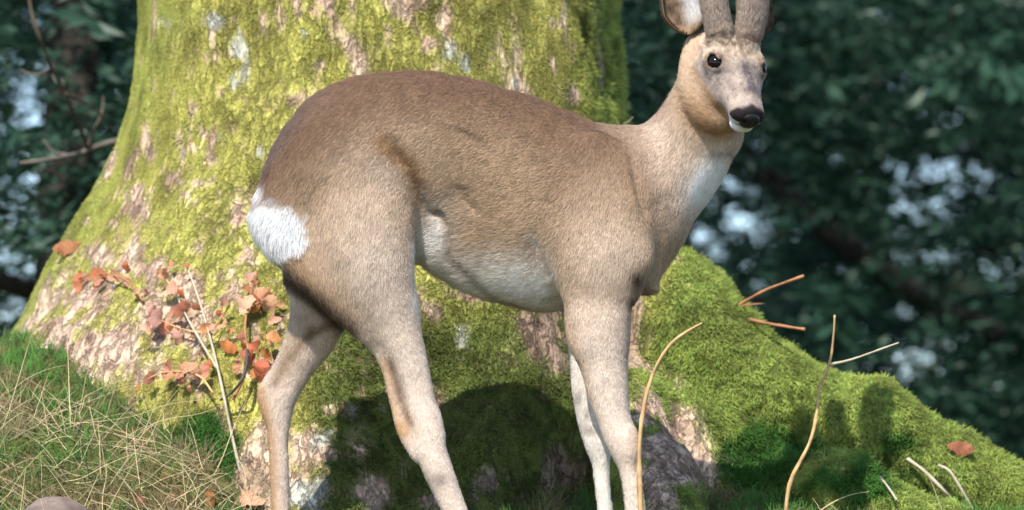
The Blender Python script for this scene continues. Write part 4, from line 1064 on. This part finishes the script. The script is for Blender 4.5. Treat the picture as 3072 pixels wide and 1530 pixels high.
sapling('withered sapling with large orange brown leaves close behind the hind leg',
        [([(700, 1200, .03), (735, 1120, .03), (745, 1060, .035), (735, 980, .03), (750, 890, .03), (770, 820, .03)], .003, .0014, M_twig_red), ([(740, 930, .03), (790, 900, .03), (830, 880, .03)], .002, .001, M_twig_red)],
        [(752, 829, 60, 70, 1), (745, 915, 100, -110, 1), (790, 890, 110, -50, 1), (815, 905, 80, -70, 1), (765, 870, 70, 150, 1), (817, 1010, 70, -20, 0), (688, 1043, 80, 170, 0), (745, 1070, 104, -60, 0), (785, 1107, 100, -95, 0), (760, 1040, 76, 40, 0), (735, 1045, 60, 110, 0), (800, 1060, 70, -40, 0), (725, 1010, 50, 100, 0), (770, 1120, 70, -120, 0), (820, 960, 60, 30, 1)], (700, 1200))
sapling('withered trailing shoot with long orange leaves across the flared bark',
        [([(430, 905, .02), (390, 850, .03), (345, 828, .03), (290, 822, .03), (236, 835, .03)], .0022, .001, M_twig_red)],
        [(238, 845, 90, -80, 0), (250, 830, 60, 150, 0), (293, 823, 90, 15, 0), (345, 829, 80, 5, 1), (300, 850, 56, -120, 1), (385, 852, 60, -20, 1), (410, 880, 50, 20, 1)], (430, 905))
sapling('withered low shoot holding a row of rust coloured leaves above the grass',
        [([(640, 1180, .03), (600, 1130, .04), (540, 1115, .04), (480, 1120, .04), (440, 1140, .04)], .0022, .001, M_twig)],
        [(452, 1132, 66, -100, 0), (500, 1105, 84, 60, 0), (510, 1125, 66, -120, 0), (556, 1108, 90, 40, 0), (545, 1125, 60, -140, 0), (615, 1108, 74, -70, 0), (630, 1090, 50, 80, 0), (590, 1120, 54, -80, 0)], (640, 1180))
st, _p = twig('dark_shoot', [(742, 1050, .05), (738, 1100, .06), (722, 1145, .06), (690, 1182, .04), (660, 1200, .03)], .0032, .002, M_twig_dark); tag(st, 'dark curved shoot looping below the orange leaves', 'shoot')
o = leaf(196, 742, 100 * PXM, 10, None, .02, name='clinging_leaf'); tag(o, 'single orange leaf clinging to the outer edge of the flared trunk', 'leaf')
for (px, py, sz, an, pl, lab) in ((636, 1499, 60, 80, 0, 'small rust leaf fallen upright in the dark green moss'), (746, 1500, 90, 20, 1, 'pale pinkish leaf fallen beside the hind leg'), (416, 1505, 60, 120, 0, 'brown leaf fallen among the dry grass near the stone'), (2886, 1345, 90, 170, 0, 'reddish leaf fallen on the mossy root beside bleached sticks')):
    o = leaf(px, py, sz * PXM, an, None, .02, bool(pl), name='fallen_leaf'); tag(o, lab, 'leaf', 'fallen leaves')
# stone at the corner
v, f = ball(W(165, 1560, -.03), np.array([.055, .05, .04]), np.eye(3), 30, 20)
v = v + (v - W(165, 1560, -.03)) * ((fbm(v, 18, 3) - .5) * .5)[:, None]
o = poly('stone', v, f, M_stone); tag(o, 'rounded grey brown stone lying among dry grass', 'stone')

# ------------------------------------------------------------------ ground moss and dry grass
gpx, gpy = proj(GV)
GN = vnormals(GV, GQ)
vis = (GV[:, 1] > -.45) & (GV[:, 1] < 1.0) & (np.abs(GV[:, 0]) < 1.3)
gm = sstep(.16, .30, fbm(GV, 6, 3, 44.)) * vis
gl = np.where(GV[:, 0] < 0, .018, .016) * np.ones(len(GV))
make_moss(120000, gm + 1e-9, GV, GQ, GN, (lambda k_: np.array([.040, .105, .020]) * (1 - k_) + np.array([.13, .105, .055]) * k_)(sstep(.52, .66, fbm(GV, 11, 3, 90.))[:, None]), 'ground_moss', None, gl, 61, up=.7, down=.2, rad=.0005)
tag(bpy.data.objects['ground_moss'], 'deep green moss carpeting the bank', 'moss', kind='stuff')
def grass(n, xr, yr, lr, seed, lean=(0, 0), rad=.0009):
    r = np.random.default_rng(seed)
    x = r.uniform(*xr, n); y = r.uniform(*yr, n); z = ground_h(x, y)
    cl = fbm(np.stack([x, y, 0 * x], 1), 9, 2, 15.); k = r.random(n) < sstep(.36, .58, cl); x, y, z = x[k], y[k], z[k]; n = len(x)
    L = r.uniform(*lr, (n, 1)); a = r.uniform(0, 6.28, n)
    d = np.stack([np.cos(a) + lean[0], np.sin(a) * .6 + lean[1] - .2, r.uniform(.25, 1.5, n)], 1); d = unit(d)
    p = np.stack([x, y, z - .004], 1); pts = [p]
    g = np.array([0, 0, -1.0]) * r.uniform(.05, .45, (n, 1))
    for i in range(5):
        pts.append(pts[-1] + d * L / 5); d = unit(d + g * .5 + r.normal(0, .025, (n, 3)))
    P = np.stack(pts, 1); zz = ground_h(P[..., 0], P[..., 1]) + .004; P[..., 2] = np.maximum(P[..., 2], zz)
    rr = rad * r.uniform(.5, 1.4, (n, 1)) * np.array([1, 1, .95, .8, .6, .25])
    c = lin(208, 190, 150) * .7 * (.45 + .7 * r.random((n, 1))); gr = r.random((n, 1)) < .12
    c = np.where(gr, np.array([.10, .17, .04]), c)
    return P, rr, c
parts_ = [grass(1100, (-1.05, -.34), (-.12, .42), (.05, .15), 5, (-.2, 0), .00042), grass(260, (-1.05, -.34), (-.12, .40), (.06, .2), 8, (-.3, 0), .00048), grass(260, (.45, 1.1), (-.05, .3), (.05, .14), 6, (.4, 0), .0007), grass(260, (-.36, .3), (-.1, .1), (.04, .10), 7)]
ex = []
for pts in ([(125, 1252), (250, 1195), (340, 1150), (430, 1122)], [(120, 1262), (240, 1215), (330, 1175), (440, 1150)], [(125, 1276), (300, 1268), (450, 1232), (560, 1205), (662, 1190)], [(150, 1300), (260, 1262), (400, 1235)],
            [(418, 1292), (500, 1262), (600, 1235), (660, 1215)], [(165, 1402), (220, 1360), (275, 1322)], [(306, 1540), (314, 1460), (322, 1380)], [(384, 1265), (382, 1330), (380, 1390)], [(240, 1260), (244, 1230), (262, 1185), (300, 1175)],
            [(500, 1017), (470, 1040), (440, 1058)], [(530, 1030), (500, 1055), (480, 1090)], [(262, 1190), (285, 1280), (298, 1380)], [(490, 1240), (505, 1300), (515, 1360)], [(520, 1385), (600, 1420), (640, 1436)], [(640, 1436), (660, 1470), (690, 1510)], [(700, 1350), (730, 1410), (745, 1480)], [(270, 1500), (330, 1520), (400, 1535)]):
    P = spline([near(a, b, .03) for a, b in pts], 6) + rl.normal(0, .0015, (6, 3)); ex.append(P)
ex = np.stack(ex); m = len(ex)
P = [a[0] for a in parts_] + [ex]; R = [a[1] for a in parts_] + [np.full((m, 6), .00052) * np.array([1, 1, 1, .8, .6, .3])]; CC = [a[2] for a in parts_] + [np.tile(lin(205, 188, 148) * .7, (m, 1))]
P = np.vstack(P); R = np.vstack(R); CC = np.vstack(CC)
nn = np.tile(np.array([-.25, -.7, .66]), (len(P), 1))
o = strands('dry_grass', P, R, CC, nn, M_moss); tag(o, 'dry straw coloured grass straggling over the bank', 'grass', kind='stuff')
